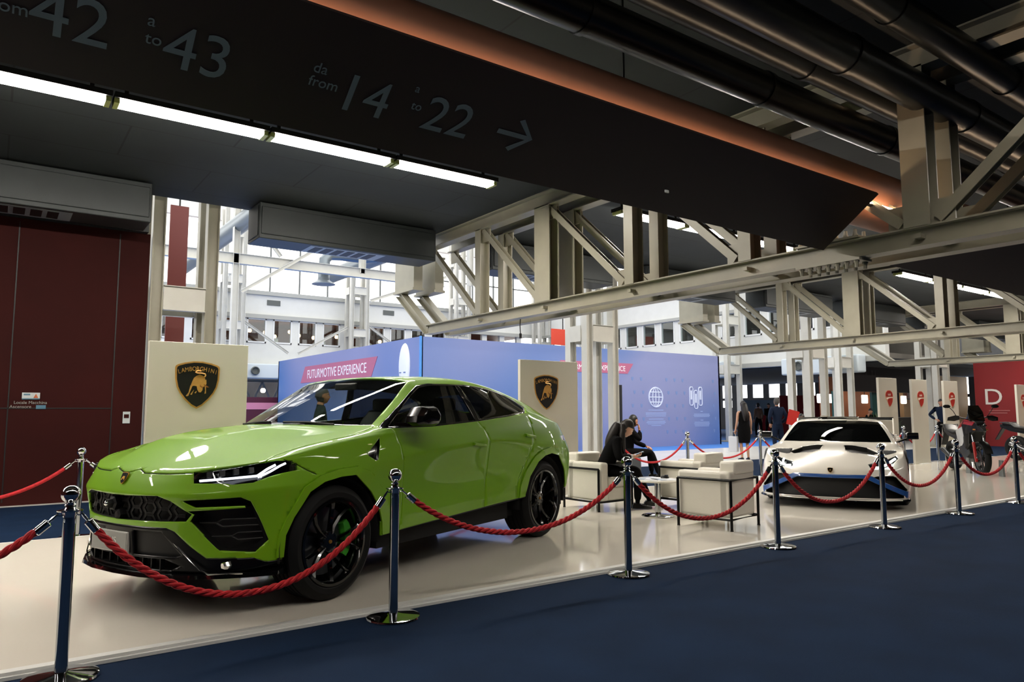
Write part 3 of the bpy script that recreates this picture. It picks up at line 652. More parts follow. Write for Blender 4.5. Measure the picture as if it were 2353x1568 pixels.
t = MB().cbox((1.73, 12.74, 1.25), (.10, .008, .18)).build('notice_sticker', mat('sticker_white')); tag(t, 'small pale notice stuck low on the dark red wall by the column', 'sign')
MB().cbox((1.73, 12.734, 1.27), (.07, .003, .06)).build('sticker_print', mat('oxblood_metal_panel'), t)

# hall: far wall with offices, clerestory and trim
YF = 36.0
o = struct(MB().box(-8, 28, YF, YF+.3, 5.95, 7.25).box(-8, 28, YF, YF+.3, 3.3, 4.7).box(-8, 28, YF+.05, YF+.35, 10.6, 11.6).build('wall_far', wallw))
MB().box(-8, 28, YF-.12, YF, 7.1, 7.3).box(-8, 28, YF-.15, YF, 5.92, 6.12).box(-8, 28, YF-.1, YF, 3.3, 3.45).build('string_course', mat('grey_white_trim', 'a9aaa5', .5), o)
b = MB()
for i in range(26):
    x = -5.6+1.28*i
    b.box(x-.17, x+.17, YF, YF+.2, 4.7, 5.95)
b.build('window_pier', wallw, o)
frame = mat('white_window_frame', 'e4e6e6', .4); sky_glass = glass('clear_pane', 'eef4f4', 0)
n = 0
for i in range(11):
    x0 = -.3 + 1.28*2*i - 5.3
    if x0 > 26: break
    n += 1; b = MB()
    for q in range(2):
        xa = x0+.17-.0+q*1.28
        b.box(xa-.0, xa+.06, YF-.03, YF+.12, 4.72, 5.93).box(xa+.88, xa+.94, YF-.03, YF+.12, 4.72, 5.93).box(xa, xa+.94, YF-.03, YF+.12, 4.72, 4.79).box(xa, xa+.94, YF-.03, YF+.12, 5.86, 5.93)
    w_ = struct(b.build('window_%d' % n, frame)); g_ = MB()
    for q in range(2): xa = x0+.17+q*1.28; g_.box(xa+.06, xa+.88, YF+.04, YF+.05, 4.79, 5.86)
    g_.build('pane', sky_glass, w_)
# clerestory grid
b = MB()
for i in range(24): b.box(-7+1.5*i-.03, -7+1.5*i+.03, YF, YF+.1, 7.25, 10.6)
for z in (8.9, ): b.box(-8, 28, YF, YF+.1, z-.03, z+.03)
struct(b.build('window_%d' % (n+1), mat('dark_mullion', '5b6060', .5)))
# upper offices behind the far windows, warm
MB_b = struct(MB().box(-8, 28, YF+5, YF+5.2, 3.5, 7.2).box(-8, 28, YF+.3, YF+5.2, 3.5, 3.7).box(-8, 28, YF+.3, YF+5.2, 6.1, 6.3).build('wall_office', mat('office_brown', '6a3b24', .6, var=.3, scale=.7)))
warm = mat('warm_lamp', 'ffc98e', .4, emit=9)
k = 0
for i in range(16):
    x = 8.9+i*.66; z = 5.62-.12*(i % 3)
    o = MB().ball((0, 0, 0), .11, 10).build('pendant_lamp', warm); o.location = (x, YF+2.4+.5*(i % 2), z)
    MB().tube([(0, 0, .1), (0, 0, 6.1-z)], .012, 5).build('cord', rubberb, o)
    tag(o, 'warm round pendant lamp glowing inside the upper office windows', 'lamp', 'pendant lamps in the far offices')
for x in (9.9, 11.4, 13.9, 16.6, 19.3): 
    o = MB().ball((0, 0, 0), (.34, .3, .16), 12).ball((.2, .1, .12), (.16, .16, .12), 10).build('cloth_bundle', mat('pale_cloth', 'd6d2c8', .7)); o.location = (x, YF+.75, 4.86)
    MB_ = MB().box(-.45, .45, -.3, .3, -1.16, -.16).build('bundle_box', wallw, o); tag(o, 'pale bundle lying on the sill behind an upper office window', 'bundle', 'bundles behind the far windows')
# vents
for x in (11.2, 17.5, 4.9, 23.8):
    o = MB().box(x-.33, x+.33, YF-.03, YF, 6.62, 6.88).build('wall_vent', mat('vent_grey', '5c605e', .6)); tag(o, 'dark rectangular air vent high in the white far wall', 'vent', 'vents in the far wall band')
# ground storey under the far offices: beam with nozzle, braces, dark depth
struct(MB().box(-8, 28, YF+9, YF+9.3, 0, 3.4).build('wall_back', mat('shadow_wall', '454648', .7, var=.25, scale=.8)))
t = thing('lattice_beam', 'row of pale diagonal braces in the dark below the far nozzle box', 'beam', (8.5, YF+2.5, 0))
for z in (1.75, 2.95): MB().ibeam((0, 0, z), (9, 0, z), .14, .14).build('chord', mat('dull_steel', '9a968a', .5), t, smooth=None)
for k in range(9): MB().ibeam((k*1.0, 0, 2.9), (k*1.0+.5, 0, 1.8), .1, .1, up=(0, 1, 0)).build('diagonal', mat('dull_steel'), t, smooth=None); MB().ibeam((k*1.0+.5, 0, 1.8), (k*1.0+1.0, 0, 2.9), .1, .1, up=(0, 1, 0)).build('diagonal', mat('dull_steel'), t, smooth=None)
# right-hand side of the hall: office range running away, facing left
XR = 28.0
o = struct(MB().box(XR, XR+.3, 14.2, YF, 5.95, 7.4).box(XR, XR+.3, 14.2, YF, 3.3, 4.75).box(XR, XR+.3, 14.2, YF, 10.4, 11.5).build('wall_right', wallw))
MB().box(XR-.12, XR, 14.2, YF, 5.9, 6.05).box(XR-.12, XR, 14.2, YF, 3.3, 3.5).box(XR-.15, XR, 14.2, YF, 7.3, 7.5).build('string_course', mat('grey_white_trim'), o)
b = MB()
for i in range(17): y = 14.4+1.28*i; b.box(XR, XR+.2, y-.17, y+.17, 4.75, 5.95)
b.build('window_pier', wallw, o)
for i in range(8):
    y0 = 14.57+2.56*i; n += 1; b = MB(); g_ = MB()
    for q in range(2):
        ya_ = y0+q*1.28
        b.box(XR-.03, XR+.12, ya_, ya_+.06, 4.75, 5.95).box(XR-.03, XR+.12, ya_+.88, ya_+.94, 4.75, 5.95).box(XR-.03, XR+.12, ya_, ya_+.94, 4.75, 4.82).box(XR-.03, XR+.12, ya_, ya_+.94, 5.88, 5.95)
        g_.box(XR+.04, XR+.05, ya_+.06, ya_+.88, 4.82, 5.88)
    w_ = struct(b.build('window_%d' % (n+1), frame)); g_.build('pane', sky_glass, w_)
struct(MB().box(XR+6, XR+6.2, 14.2, YF, 3.5, 7.2).box(XR+.3, XR+6.2, 14.2, YF, 3.4, 3.6).box(XR+.3, XR+6.2, 14.2, YF, 6.3, 6.5).build('wall_office', mat('office_grey', '6f6a62', .6, var=.3, scale=.7)))
b = MB()
for i in range(15): b.box(XR, XR+.1, 14.4+1.5*i-.03, 14.4+1.5*i+.03, 7.4, 10.4)
struct(b.build('window_%d' % (n+2), mat('dark_mullion')))
# low range beyond: a dark depth with daylit windows at the end
XB = 45.0
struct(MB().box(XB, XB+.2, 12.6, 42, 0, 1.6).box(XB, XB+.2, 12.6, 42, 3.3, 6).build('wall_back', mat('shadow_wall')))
b = MB()
for i in range(22): b.box(XB, XB+.1, 12.6+1.35*i-.22, 12.6+1.35*i+.22, 1.6, 3.3)
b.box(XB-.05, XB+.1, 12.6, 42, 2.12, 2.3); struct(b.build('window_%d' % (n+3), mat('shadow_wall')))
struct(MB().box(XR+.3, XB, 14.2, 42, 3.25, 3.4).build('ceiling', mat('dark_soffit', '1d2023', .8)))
struct(MB().box(46, 46.3, -8.5, 13.2, 0, 5.2).build('wall_side', mat('dim_grey_wall')))

# hall frames: I-section columns, beams and braces in white
def frame_column(x, y, h, label, z0=0.):
    t = thing('steel_column', label, 'column', (x, y, z0))
    for dx in (-.42, .42):
        for dy in (0, .6):
            MB().ibeam((dx, dy, 0), (dx, dy, h), .19, .19, .018, .008, up=(1, 0, 0)).build('column_post', steelg if x < 5 and y < 13.5 else steelw, t, smooth=None)  # left cluster takes the darker steel colour to stand in for its shade
    for z in [3.0+2.2*k for k in range(int((h-3)/2.2)+1)]:
        b = MB()
        for y0 in (-.1, .7): b.box(-.32, .32, y0-.01, y0+.01, z, z+.38).box(-.32, .32, y0-.06, y0+.06, z-.012, z).box(-.32, .32, y0-.06, y0+.06, z+.38, z+.392)
        for x0 in (-.53, .53): b.box(x0-.008, x0+.008, .1, .5, z, z+.38)
        b.build('tie_plate', steelw, t, smooth=None)
    b = MB(); b.box(-.62, .62, -.2, .8, 0, .03); b.build('base_plate', steelg, t, smooth=None)
    return t
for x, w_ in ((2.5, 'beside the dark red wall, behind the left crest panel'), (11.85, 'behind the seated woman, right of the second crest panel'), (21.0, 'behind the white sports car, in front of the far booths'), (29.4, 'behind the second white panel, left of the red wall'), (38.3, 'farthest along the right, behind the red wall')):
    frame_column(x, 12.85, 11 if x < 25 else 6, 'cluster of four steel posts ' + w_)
for i, x in enumerate((2.8, 9.0, 15.3, 21.6, 27.6)):
    t = frame_column(x, YF-1.1, 11, 'white twin steel column against the far wall, %s' % ('beyond the red wall', 'leftmost one in full view', 'behind the blue booth corner', 'behind the blue booth', 'in the far right corner')[i])
for i, y in enumerate((20.4, 29.4)):
    frame_column(26.8, y, 11, 'white twin steel column before the right hand offices, %s' % ('right of the blue booth', 'behind the blue booth')[i])
frame_column(26.6, 15.1, 11, 'white twin steel column just right of the post cluster behind the white car')
def hall_beam(p0, p1, label, sz=(.22, .34)):
    o = MB().ibeam(p0, p1, *sz).build('roof_beam', steelw, smooth=None); return tag(o, label, 'beam')
hall_beam((-6, 24, 6.3), (14, 24, 6.3), 'white horizontal beam crossing the hall in front of the clerestory'); hall_beam((-6, 24, 8.2), (26, 24, 8.2), 'upper white cross beam below the hall roof')
hall_beam((-6, 30, 10.9), (28, 30, 10.9), 'farther white roof beam along the hall'); hall_beam((-6, 18, 10.6), (28, 18, 10.6), 'nearer white roof beam along the hall')
for i, x in enumerate((6.2, 10.6, 15.2)):
    o = MB().ibeam((x, 24, 0 if x < 9 else 6.3), (x, 24, 11), .2, .2, up=(1, 0, 0)).build('steel_column', steelw, smooth=None); tag(o, 'slim white post standing in the hall, %s' % ('rising right of the left column cluster', 'above the cross beam middle', 'above the cross beam right end')[i], 'column')
for i, (p0, p1) in enumerate((((6.35, 23.8, 5.2), (8.8, 23.8, 6.9)), ((10.85, 23.8, 5.3), (14.0, 23.8, 6.5)), ((6.35, 23.8, 8.0), (7.6, 23.8, 6.5)), ((9.57, YF-.9, 5.6), (11.7, YF-.9, 4.2)), ((14.8, YF-.9, 5.7), (12.2, YF-.9, 4.2)), ((15.8, YF-.9, 5.9), (18.2, YF-.9, 4.4)))):
    o = MB().ibeam(p0, p1, .11, .11).build('diagonal_brace', steelw, smooth=None); tag(o, 'thin white diagonal brace %s' % ('rising from the slim hall post', 'rising towards the cross beam right end', 'falling across the upper left bay', 'falling across the left office windows', 'falling left across the middle office windows', 'falling across the right office windows')[i], 'brace')
b = MB()
for i in range(12): b.box(-6+3*i, -5.7+3*i, 13, 42, 11.6, 11.9)
for y in (16, 21, 26, 31, 36): b.box(-8, 34, y, y+.3, 11.4, 11.8)
struct(b.build('ceiling', steelw))
for i, (x, z, y0, y1) in enumerate(((6.35, 7.5, 14, 34), (11.6, 7.15, 15, 30))):
    o = MB().tube([(x, y0, z), (x, y1, z)], .3, 20).build('ventilation_duct', mat('hall_duct', '7d868c', .35, .6)); tag(o, 'round grey air duct high in the hall, %s' % ('left one by the column', 'right one behind the hanging unit')[i], 'duct')
b = MB(); b.tube([(11.45, 24.6, 7.1), (10.9, 24.6, 7.0), (10.0, 24.6, 7.0), (9.6, 24.6, 6.95), (9.42, 24.6, 6.75), (9.4, 24.6, 6.4), (9.4, 24.6, 6.1)], .2, 16); b.lathe([(.2, 6.1), (.22, 6.0), (.40, 5.88), (.42, 5.86)], c=(9.4, 24.6, 0), seg=18); o = b.build('duct_outlet', mat('hall_duct')); tag(o, 'grey duct elbow ending in a downward horn nozzle', 'duct')
# nozzle boxes
for i, (p, d, nz) in enumerate((((12.1, YF-.38, 3.3), (4.6, .5, .72), [(-1.9), (.75)]), ((XR-.44, 23.4, 3.25), (.6, 4.6, .75), [-1.6, .2, 1.8]), ((XR-.44, 16.6, 3.2), (.6, 3.4, .7), [-.6, .8]))):
    t = thing('air_nozzle_box', 'white air supply box with nozzles, %s' % ('above the left end of the blue booth', 'right of the blue booth', 'behind the second truss end', 'high beyond the red wall')[i], 'air supply box', p)
    MB().cbox((0, 0, 0), d).build('box_body', mat('pale_blue_white', 'c8d2d8', .5), t, bevel=.06)
    for s_ in nz:
        b = MB(); ax = 1 if d[0] > d[1] else 0
        pr = [(.19, 0), (.21, -.12), (.17, -.18), (.12, -.05), (.0001, -.03)]
        c = (s_, -d[1]/2, 0) if ax == 1 else (-d[0]/2, s_, 0)
        b.lathe([(r_, h_) for r_, h_ in pr], c=c, ax=ax, seg=20); b.build('round_nozzle', mat('vent_grey'), t)

# trusses across the deck
def truss(X, label, X2=.5, sub=True, ys=(12.5, -6.2)):
    t = thing('steel_truss', label, 'truss', (X, 3.15, 0)); zb, zt = 2.955, 4.68
    P = [9.4, 7.5, 5.65, 3.75, 1.9, 0, -1.9, -3.75, -5.65, -7.5, -9.4]
    for dx in (0, X2):
        MB().ibeam((dx, 9.45, zb), (dx, -9.45, zb), .18, .19, .016, .007).build('bottom_chord', steelg, t, smooth=None)
        MB().ibeam((dx, 9.4, zt), (dx, -9.4, zt), .20, .24, .018, .008).build('top_chord', steelg, t, smooth=None)
        MB().ibeam((dx, 9.45, zb), (dx, 10.7, 3.85), .16, .18, .016, .007).build('end_strut', steelg, t, smooth=None)
        MB().box(dx-.1, dx+.1, 9.9, 10.75, 3.85, 4.55).box(dx-.13, dx+.13, 9.88, 10.78, 3.82, 3.87).box(dx-.13, dx+.13, 9.88, 10.78, 4.53, 4.57).build('end_block', steelg, t, smooth=None)
        for i, y in enumerate(P):
            if i in (2, 8): w_ = .38
            elif i == 5: w_ = .24
            else: w_ = .17
            if i in (0, 10): continue
            MB().ibeam((dx, y, zb+.09), (dx, y, zt-.1), w_, .2, .016, .008, up=(1, 0, 0)).build('post', steelg, t, smooth=None)
        for i in range(10):
            ya_, yb_ = (P[i], P[i+1]) if i < 5 else (P[i+1], P[i])
            s_ = 1 if i < 5 else -1
            MB().ibeam((dx, ya_-.08*s_, zt-.12), (dx, yb_+.16*s_, zb+.14), .10, .10, .012, .006, up=(1, 0, 0)).build('diagonal_brace', steelg, t, smooth=None)
            MB().box(dx-.012, dx+.012, min(yb_, yb_+.3*s_), max(yb_, yb_+.3*s_), zb+.09, zb+.33).build('gusset_plate', steelg, t, smooth=None)
            MB().box(dx-.012, dx+.012, min(ya_, ya_-.26*s_), max(ya_, ya_-.26*s_), zt-.34, zt-.1).build('gusset_plate', steelg, t, smooth=None)
    for y in (7.5, 5.65, 3.75, 1.9, 0, -1.9): MB().box(-.1, .6, y-.03, y+.03, zb-.02, zb+.02).build('cross_tie', steelg, t, smooth=None)
    # bolted splice
    for z0, z1 in ((zb-.125, zb-.10), (zb+.10, zb+.12)): MB().box(-.12, .12, .55, 1.25, z0, z1).build('splice_plate', steelg, t, smooth=None)
    if X < 20:
        bl = None
        for k in range(7):
            for dx in (-.08, .08):
                for up_ in (0, 1):
                    if not bl: bl = MB().lathe([(.016, -.07), (.02, -.02), (.028, -.02), (.028, .0), (.0001, .0)], seg=6).mesh('bolt', steelg, 30)
                    o = obj('bolt', bl, t); o.location = (dx, .6+.1*k, zb-.125 if not up_ else zb+.12); o.rotation_euler = (PI if up_ else 0, 0, 0)
    return t
truss(7.0, 'cream steel lattice truss hanging over the stage, nearest one'); truss(16.0, 'second steel lattice truss from the camera, over the white sports car')
truss(25.0, 'third steel lattice truss from the camera, ahead of the red wall'); truss(34.0, 'farthest steel lattice truss, beyond the red wall')

# wayfinding boards with linear light and round service duct behind
nrm = Vector((0, -.598, -.802)); upv = Vector((0, -.802, .598)); org = Vector((0, 4.06, 2.98))
signm = mat('sign_board_oxblood', '1c0c0b', .6); sgl = mat('sign_digits_slate', '64747e', .5)
def board(x0, x1, label, texts=(), arrow=None):
    t = thing('hanging_sign', label, 'sign', (x0, 4.06, 2.98)); a = org; q = org+upv*.74; nb = -nrm
    b = MB(); b.M = Matrix.Translation((-x0, -4.06, -2.98))
    pf = [a, q, q+nb*.03, a+nb*.03]; b.prism([(p.y, p.z) for p in pf], 0, x0, x1); b.build('sign_panel', signm, t)
    b = MB(); b.M = Matrix.Translation((-x0, -4.06, -2.98)); b.prism([(p.y, p.z) for p in [a+nb*.03, a+nb*.03+Vector((0, .05, .02)), a+nb*.1+Vector((0, .06, .08)), a+nb*.09]], 0, x0, x1-.05); b.build('lower_rail', rubberb, t)
    for xs in [x0+1.2+2.6*k for k in range(int((x1-x0)/2.6)+1)]:
        if xs < x1-.2:
            b = MB(); b.M = Matrix.Translation((-x0, -4.06, -2.98)); b.tube([(xs, 4.12, 3.1), (xs, 4.12, 4.78)], .012, 6); b.build('hanger_rod', rubberb, t)
    for s_, x, v, sz, sx in texts:
        o_ = org+upv*v+nrm*.004; o_.x = x
        text_obj('sign_text', s_, sz, sgl, t, Matrix.Translation((-x0, -4.06, -2.98)) @ facing(o_, (1, 0, 0), upv), .001, sx)
    if arrow:
        b = MB(); M = facing((arrow, 0, 0), (1, 0, 0), upv); o_ = org+upv*.335+nrm*.004; M.translation = Vector((arrow-x0, o_.y-4.06, o_.z-2.98)); b.M = M
        b.prism([(-.14, -.016), (.09, -.016), (-.02, -.105), (.012, -.125), (.145, 0), (.012, .125), (-.02, .105), (.09, .016), (-.14, .016)], 2, -.001, .001); b.build('arrow', sgl, t)
    return t
board(-7.5, 6.86, 'long dark sloping sign board reading 42 to 43 and 14 to 22 with arrow',
      [('from', -.045, .262, .088, 1), ('42', .205, .203, .335, 1), ('a', .531, .385, .088, 1), ('to', .553, .292, .088, 1), ('43', .765, .198, .335, 1), ('da', 1.38, .385, .088, 1), ('from', 1.422, .302, .088, 1), ('14', 1.672, .205, .335, 1), ('a', 1.965, .435, .075, 1), ('to', 2.005, .322, .08, 1), ('22', 2.24, .215, .335, 1.05)], 2.75)
board(8.0, 15.9, 'dark sloping sign board hanging beyond the first truss, upper right'); board(17.0, 24.9, 'third dark sloping sign board, seen small at the right edge')
o = MB().ball((4.33, 3.885, 3.1), (.03, .01, .02), 6).build('sticker_remnant', mat('sticker_white')); tag(o, 'torn white sticker left on the long dark sign board', 'sticker')
salmon = mat('salmon_painted_duct', '8f604a', .5, var=.06, scale=3)
for i, (x0, x1) in enumerate(((-7.5, 7.6), (7.6, 16.6), (16.6, 24.9))):
    o = MB().lathe([(.30, x0), (.30, x1)], c=(0, 3.93, 3.60), ax=0, seg=48).build('service_duct', salmon); tag(o, 'round salmon duct above the %s dark sign board' % ('long', 'second', 'third')[i], 'duct')
    t = thing('linear_light', 'slim tube light behind the top edge of the %s sign board' % ('long', 'second', 'third')[i], 'lamp', (x0, 3.60, 3.385))
    MB().tube([(.1, 0, 0), (x1-x0-.1, 0, 0)], .012, 8).build('tube', mat('warm_tube', 'ffd9b0', .4, emit=34), t); MB().cbox(((x1-x0)/2, -.01, -.03), (x1-x0-.1, .03, .02)).build('tube_batten', rubberb, t)
for i, (y, z, r_, w_) in enumerate(((3.86, 4.30, .15, 'leftmost'), (3.42, 4.36, .13, 'second from the left'), (3.06, 4.30, .16, 'with a bright highlight'), (2.66, 4.52, .13, 'rightmost'))):
    t = MB().lathe([(r_, -7.5), (r_, 40)], c=(0, y, z), ax=0, seg=32).build('service_pipe', galv); tag(t, 'long metal service pipe under the dark ceiling, ' + w_, 'pipe')
    for k in range(10): MB().lathe([(r_+.002, k*2.2-1), (r_+.012, k*2.2-1), (r_+.012, k*2.2-.94), (r_+.002, k*2.2-.94)], c=(0, y, z), ax=0, seg=24, cap=False).build('pipe_clamp', galv, t)
# tube lights: the stage row, and an unseen row added to light the car
for y, nm in ((8.4, 'in the row over the stage'), (1.4, 'in the added row above the camera')):
    for bay in (range(-1, 4) if y > 2 else (-1, 0, 1)):
        for k in range(4):
            x = -1.0+9.0*bay+1.62*k+(.0 if bay else 0)-(8.1-8.15)
            x = [-.75, 8.15, 17.3, 26.4, -7.6][bay]+1.62*k
            t = thing('tube_light', ['', ''][0] + 'ceiling tube light %s, %s bay, %s from left' % (nm, ('first', 'second', 'third', 'fourth', 'outermost left')[bay], ('first', 'second', 'third', 'fourth')[k]), 'lamp', (x, y, 4.6), group='fluorescent tube lights')
            if y < 2: [MB().box(.0, 1.6, q*.118-.012, q*.118+.012, -.10, .06).build('light_shield', rubberb, t) for q in (1, -1)]  # shields added so this row's light falls downward, not on the ceiling
            MB().box(.02, 1.56, -.09, .09, -.04, .02).build('diffuser', lampw if y > 2 else lampm, t); MB().box(0, 1.6, -.13, .13, .0, .06).build('housing', rubberb, t)
            [MB().box(a, a+.05, -.10, .10, -.05, .02).build('end_cap', mat('lamp_cap', 'a8b070', .4), t) for a in (0, 1.54)]; [MB().box(a, a+.04, -.01, .01, .05, .2).build('bracket', rubberb, t) for a in (.1, 1.4)]
# hanging fan coil units along the deck edge
for i, x in enumerate((-1.5, 3.4, 8.0, 12.4, 17.0, 21.4, 26.0, 30.4)):
    t = thing('fan_coil_unit', 'grey ceiling air unit, %s' % ('far left over the red wall', 'with slatted grille, left of the nearest truss', 'behind the nearest truss, left of the steel posts', 'right of the second column cluster', 'over the white sports car', 'beyond the second truss', 'left of the fourth column cluster', 'farthest along the deck edge')[i], 'air unit', (x, 11.8, 4.17))
    MB().box(0, 3.3, 0, .65, .0, .6).build('unit_casing', duct_m, t, bevel=.012)
    MB().box(.03, 3.27, -.02, .02, .07, .53).build('front_panel', duct_m, t, bevel=.01); MB().box(-.012, .0, .06, .6, .05, .55).build('side_panel', duct_m, t, bevel=.01)
    b = MB()
    for k in range(6): b.box(1.0+.2*k, 1.14+.2*k, .15, .55, -.008, .0)
    b.build('grille_slots', rubberb, t); MB().box(.9, 2.3, .08, .62, -.004, 0).build('grille_frame', mat('unit_underside', '9aa4ac', .4, .4), t)
# ---------------------------------------------------------------- display stage, panels, booth
stage_m = mat('gloss_stage_laminate', 'dcd7cb', .07, var=.02, scale=.6); alu = mat('aluminium_edge', 'd2d3d0', .4)
T = thing('display_stage', 'low glossy cream stage with white metal edging under the cars', 'stage', (-4, 4.55, 0))
MB().box(0, 34.8, 0, 4.42, .0, .03).build('stage_deck', stage_m, T, smooth=None)
MB().box(-.02, 34.82, -.035, 0, 0, .018).box(-.02, 34.82, -.012, .05, .018, .034).box(-.02, 34.82, 4.42, 4.45, 0, .032).build('edge_trim', alu, T, smooth=None)
cream = mat('cream_laminate_panel', 'c9c6ba', .35, var=.02, scale=1)
cgold = mat('crest_gold', 'c99a55', .35, .3, var=.15, scale=12); cblk = mat('crest_black', '0a0d10', .4); cgold2 = mat('crest_gold_dark', '9c6430', .4, .2)
def crest(parent, x, z, w, h, y):
    P = [(-.5, .36), (-.485, .40), (-.44, .425), (-.3, .465), (-.1, .498), (.1, .498), (.3, .465), (.44, .425), (.485, .40), (.5, .36), (.49, .12), (.45, -.05), (.38, -.18), (.27, -.31), (.12, -.44), (0, -.5), (-.12, -.44), (-.27, -.31), (-.38, -.18), (-.45, -.05), (-.49, .12)]
    e = bpy.data.objects.new('crest', None); C.objects.link(e); e.parent = parent; e.location = (x, y, z); e.empty_display_size = .1
    MB().prism([(p[0]*w, p[1]*h) for p in P], 1, -.004, 0).build('crest_border', cgold, e, smooth=None); MB().prism([(p[0]*w*.92, (p[1]+.005)*h*.93) for p in P], 1, -.007, -.003).build('crest_field', cblk, e, smooth=None)
    word = 'LAMBORGHINI'
    for i, ch in enumerate(word):
        u = (i-5)/5; 
        wd = .165*w; o = text_obj('crest_letter', ch, .13*h, cgold, e, facing((u*.40*w, -.009, (.345-.065*u*u-.045)*h), (1, 0, -.22*u), (.22*u, 0, 1)), .0008, .80)
    # the bull: body, head, horns, legs, tail traced as flat gold relief
    k = lambda pts: [((px-730)/1120*w, -(pz-830)/1200*h) for px, pz in pts]
    body = [(570, 830), (600, 740), (640, 650), (700, 600), (775, 565), (850, 590), (905, 620), (925, 700), (950, 690), (955, 800), (925, 850), (870, 880), (860, 960), (820, 1015), (775, 1015), (735, 950), (715, 860), (650, 850), (600, 860)]
    MB().prism(k(body), 1, -.0095, -.006).build('bull_body', cgold, e, smooth=None)
    for nm, pts in (('bull_leg', [(560, 840), (610, 850), (560, 980), (520, 1100), (480, 1120), (455, 1105), (520, 1020), (540, 930)]), ('bull_leg', [(650, 950), (600, 1080), (560, 1070), (620, 990)]), ('bull_leg', [(720, 980), (700, 1040), (665, 1030), (690, 1000)]),
                    ('bull_leg', [(915, 860), (945, 860), (952, 1040), (915, 1050), (930, 960)]), ('bull_horn', [(880, 800), (940, 830), (1030, 885), (980, 888), (905, 850)]), ('bull_horn', [(800, 810), (815, 850), (890, 880), (850, 900), (790, 870)])):
        MB().prism(k(pts), 1, -.011, -.006).build(nm, cgold2 if nm == 'bull_horn' else cgold, e, smooth=None)
    tl_ = k([(905, 620), (925, 580), (915, 550), (830, 530), (720, 525), (680, 505), (690, 480), (750, 465), (810, 480)])
    MB().tube([(a, -.008, b) for a, b in tl_], .009*w/.48, 6).build('bull_tail', cgold, e)
def panel(x0, x1, label, group=None):
    t = thing('advertising_totem', label, 'advertising board', (x0, 8.8, .03))
    MB().box(0, x1-x0, -.02, .04, 0, 2.09).build('panel_board', cream, t, bevel=.004); MB().box(.15, x1-x0-.15, -.10, .13, 0, .012).build('foot_plate', alu, t)
    return t
t = panel(1.38, 2.45, 'cream panel with black and gold bull crest beside the dark red wall'); crest(t, .515, 1.61, .48, .54, -.021)
t = panel(6.46, 7.60, 'cream panel with black and gold bull crest behind the tail of the green car'); crest(t, .50, 1.60, .48, .54, -.021)
ducred = mat('shield_red', 'a8271c', .4); ducw = mat('shield_white', 'ece6dc', .4)
def duc(parent, x, z, w, h):
    e = bpy.data.objects.new('red_shield', None); C.objects.link(e); e.parent = parent; e.location = (x, -.021, z); e.empty_display_size = .1
    out = [(-.5, .06), (-.5, .25), (-.4, .40), (-.2, .49), (0, .5), (.2, .49), (.4, .40), (.5, .25), (.5, .0), (.42, -.2), (.25, -.38), (.04, -.5), (-.04, -.5), (-.2, -.3), (-.3, -.15)]
    MB().prism([(a*w, b*h) for a, b in out], 1, -.003, 0).build('shield_ground', mat('shield_rim', 'd9a58a', .4), e, smooth=None)
    top = [(-.46, .12), (-.46, .25), (-.37, .38), (-.18, .465), (0, .475), (.18, .465), (.37, .38), (.46, .25), (.46, .12)]
    MB().prism([(a*w, b*h) for a, b in top], 1, -.006, -.002).build('shield_cap', ducred, e, smooth=None)
    bot = [(.44, -.02), (.38, -.2), (.22, -.36), (.03, -.46), (-.1, -.38), (-.24, -.16), (-.2, -.06), (-.05, .0), (.2, .03), (.44, .02)]
    MB().prism([(a*w, b*h) for a, b in bot], 1, -.006, -.002).build('shield_blade', ducred, e, smooth=None)
    text_obj('shield_lettering', 'DUCATI', .075*h*2.2, ducw, e, facing((0, -.0075, .17*h), (1, 0, 0), (0, 0, 1)), .0006, .62*w/h)
    MB().prism([(a*w, b*h) for a, b in [(-.40, .02), (-.1, .08), (.44, .08), (.44, .05), (0, .03), (-.32, -.06)]], 1, -.006, -.002).build('shield_swoosh', ducw, e, smooth=None)
for i, (x0, x1, w_) in enumerate(((16.92, 17.76, 'leftmost, behind the white sports car'), (18.5, 19.28, 'second of the four, its full height in view'), (20.2, 21.0, 'third of the four, behind the red motorcycle'), (24.9, 25.7, 'at the right edge before the red wall'))):
    t = panel(x0, x1, 'narrow cream board with red shield, ' + w_); duc(t, (x1-x0)/2+.03, 1.60, .35, .40)

# booth
booth_m = mat('blue_booth_fabric', '4f74b8', .6)
def booth_mat():
    nt = booth_m.node_tree; b = nt.nodes['Principled BSDF']; tc = nt.nodes.new('ShaderNodeTexCoord'); mp = nt.nodes.new('ShaderNodeMapping'); gr = nt.nodes.new('ShaderNodeTexNoise'); gr.inputs['Scale'].default_value = .16; gr.inputs['Detail'].default_value = 1
    cr = nt.nodes.new('ShaderNodeValToRGB'); cr.color_ramp.elements[0].position = .35; cr.color_ramp.elements[0].color = (*srgb('456fae'), 1); cr.color_ramp.elements[1].position = .62; cr.color_ramp.elements[1].color = (*srgb('8288b2'), 1)
    nt.links.new(tc.outputs['Object'], gr.inputs['Vector']); nt.links.new(gr.outputs[0], cr.inputs[0]); nt.links.new(cr.outputs[0], b.inputs['Base Color'])
booth_mat()
B = thing('exhibition_booth', 'large blue fabric exhibition booth with printed banner behind the green car', 'booth', (10.42, 19.22, 0))
MB().box(0, 13.93, 0, .08, 0, 3.6).build('booth_wall', booth_m, B, smooth=None); MB().box(0, .08, 0, 13.3, 0, 3.6).build('booth_wall', booth_m, B, smooth=None)
MB().box(13.85, 13.93, 0, 13.3, 0, 3.6).box(0, 13.93, 13.2, 13.3, 0, 3.6).build('booth_wall', booth_m, B, smooth=None); MB().box(-.03, .03, -.03, .03, 0, 3.61).build('corner_trim', mat('bright_blue_edge', '4a8ed6', .4), B)
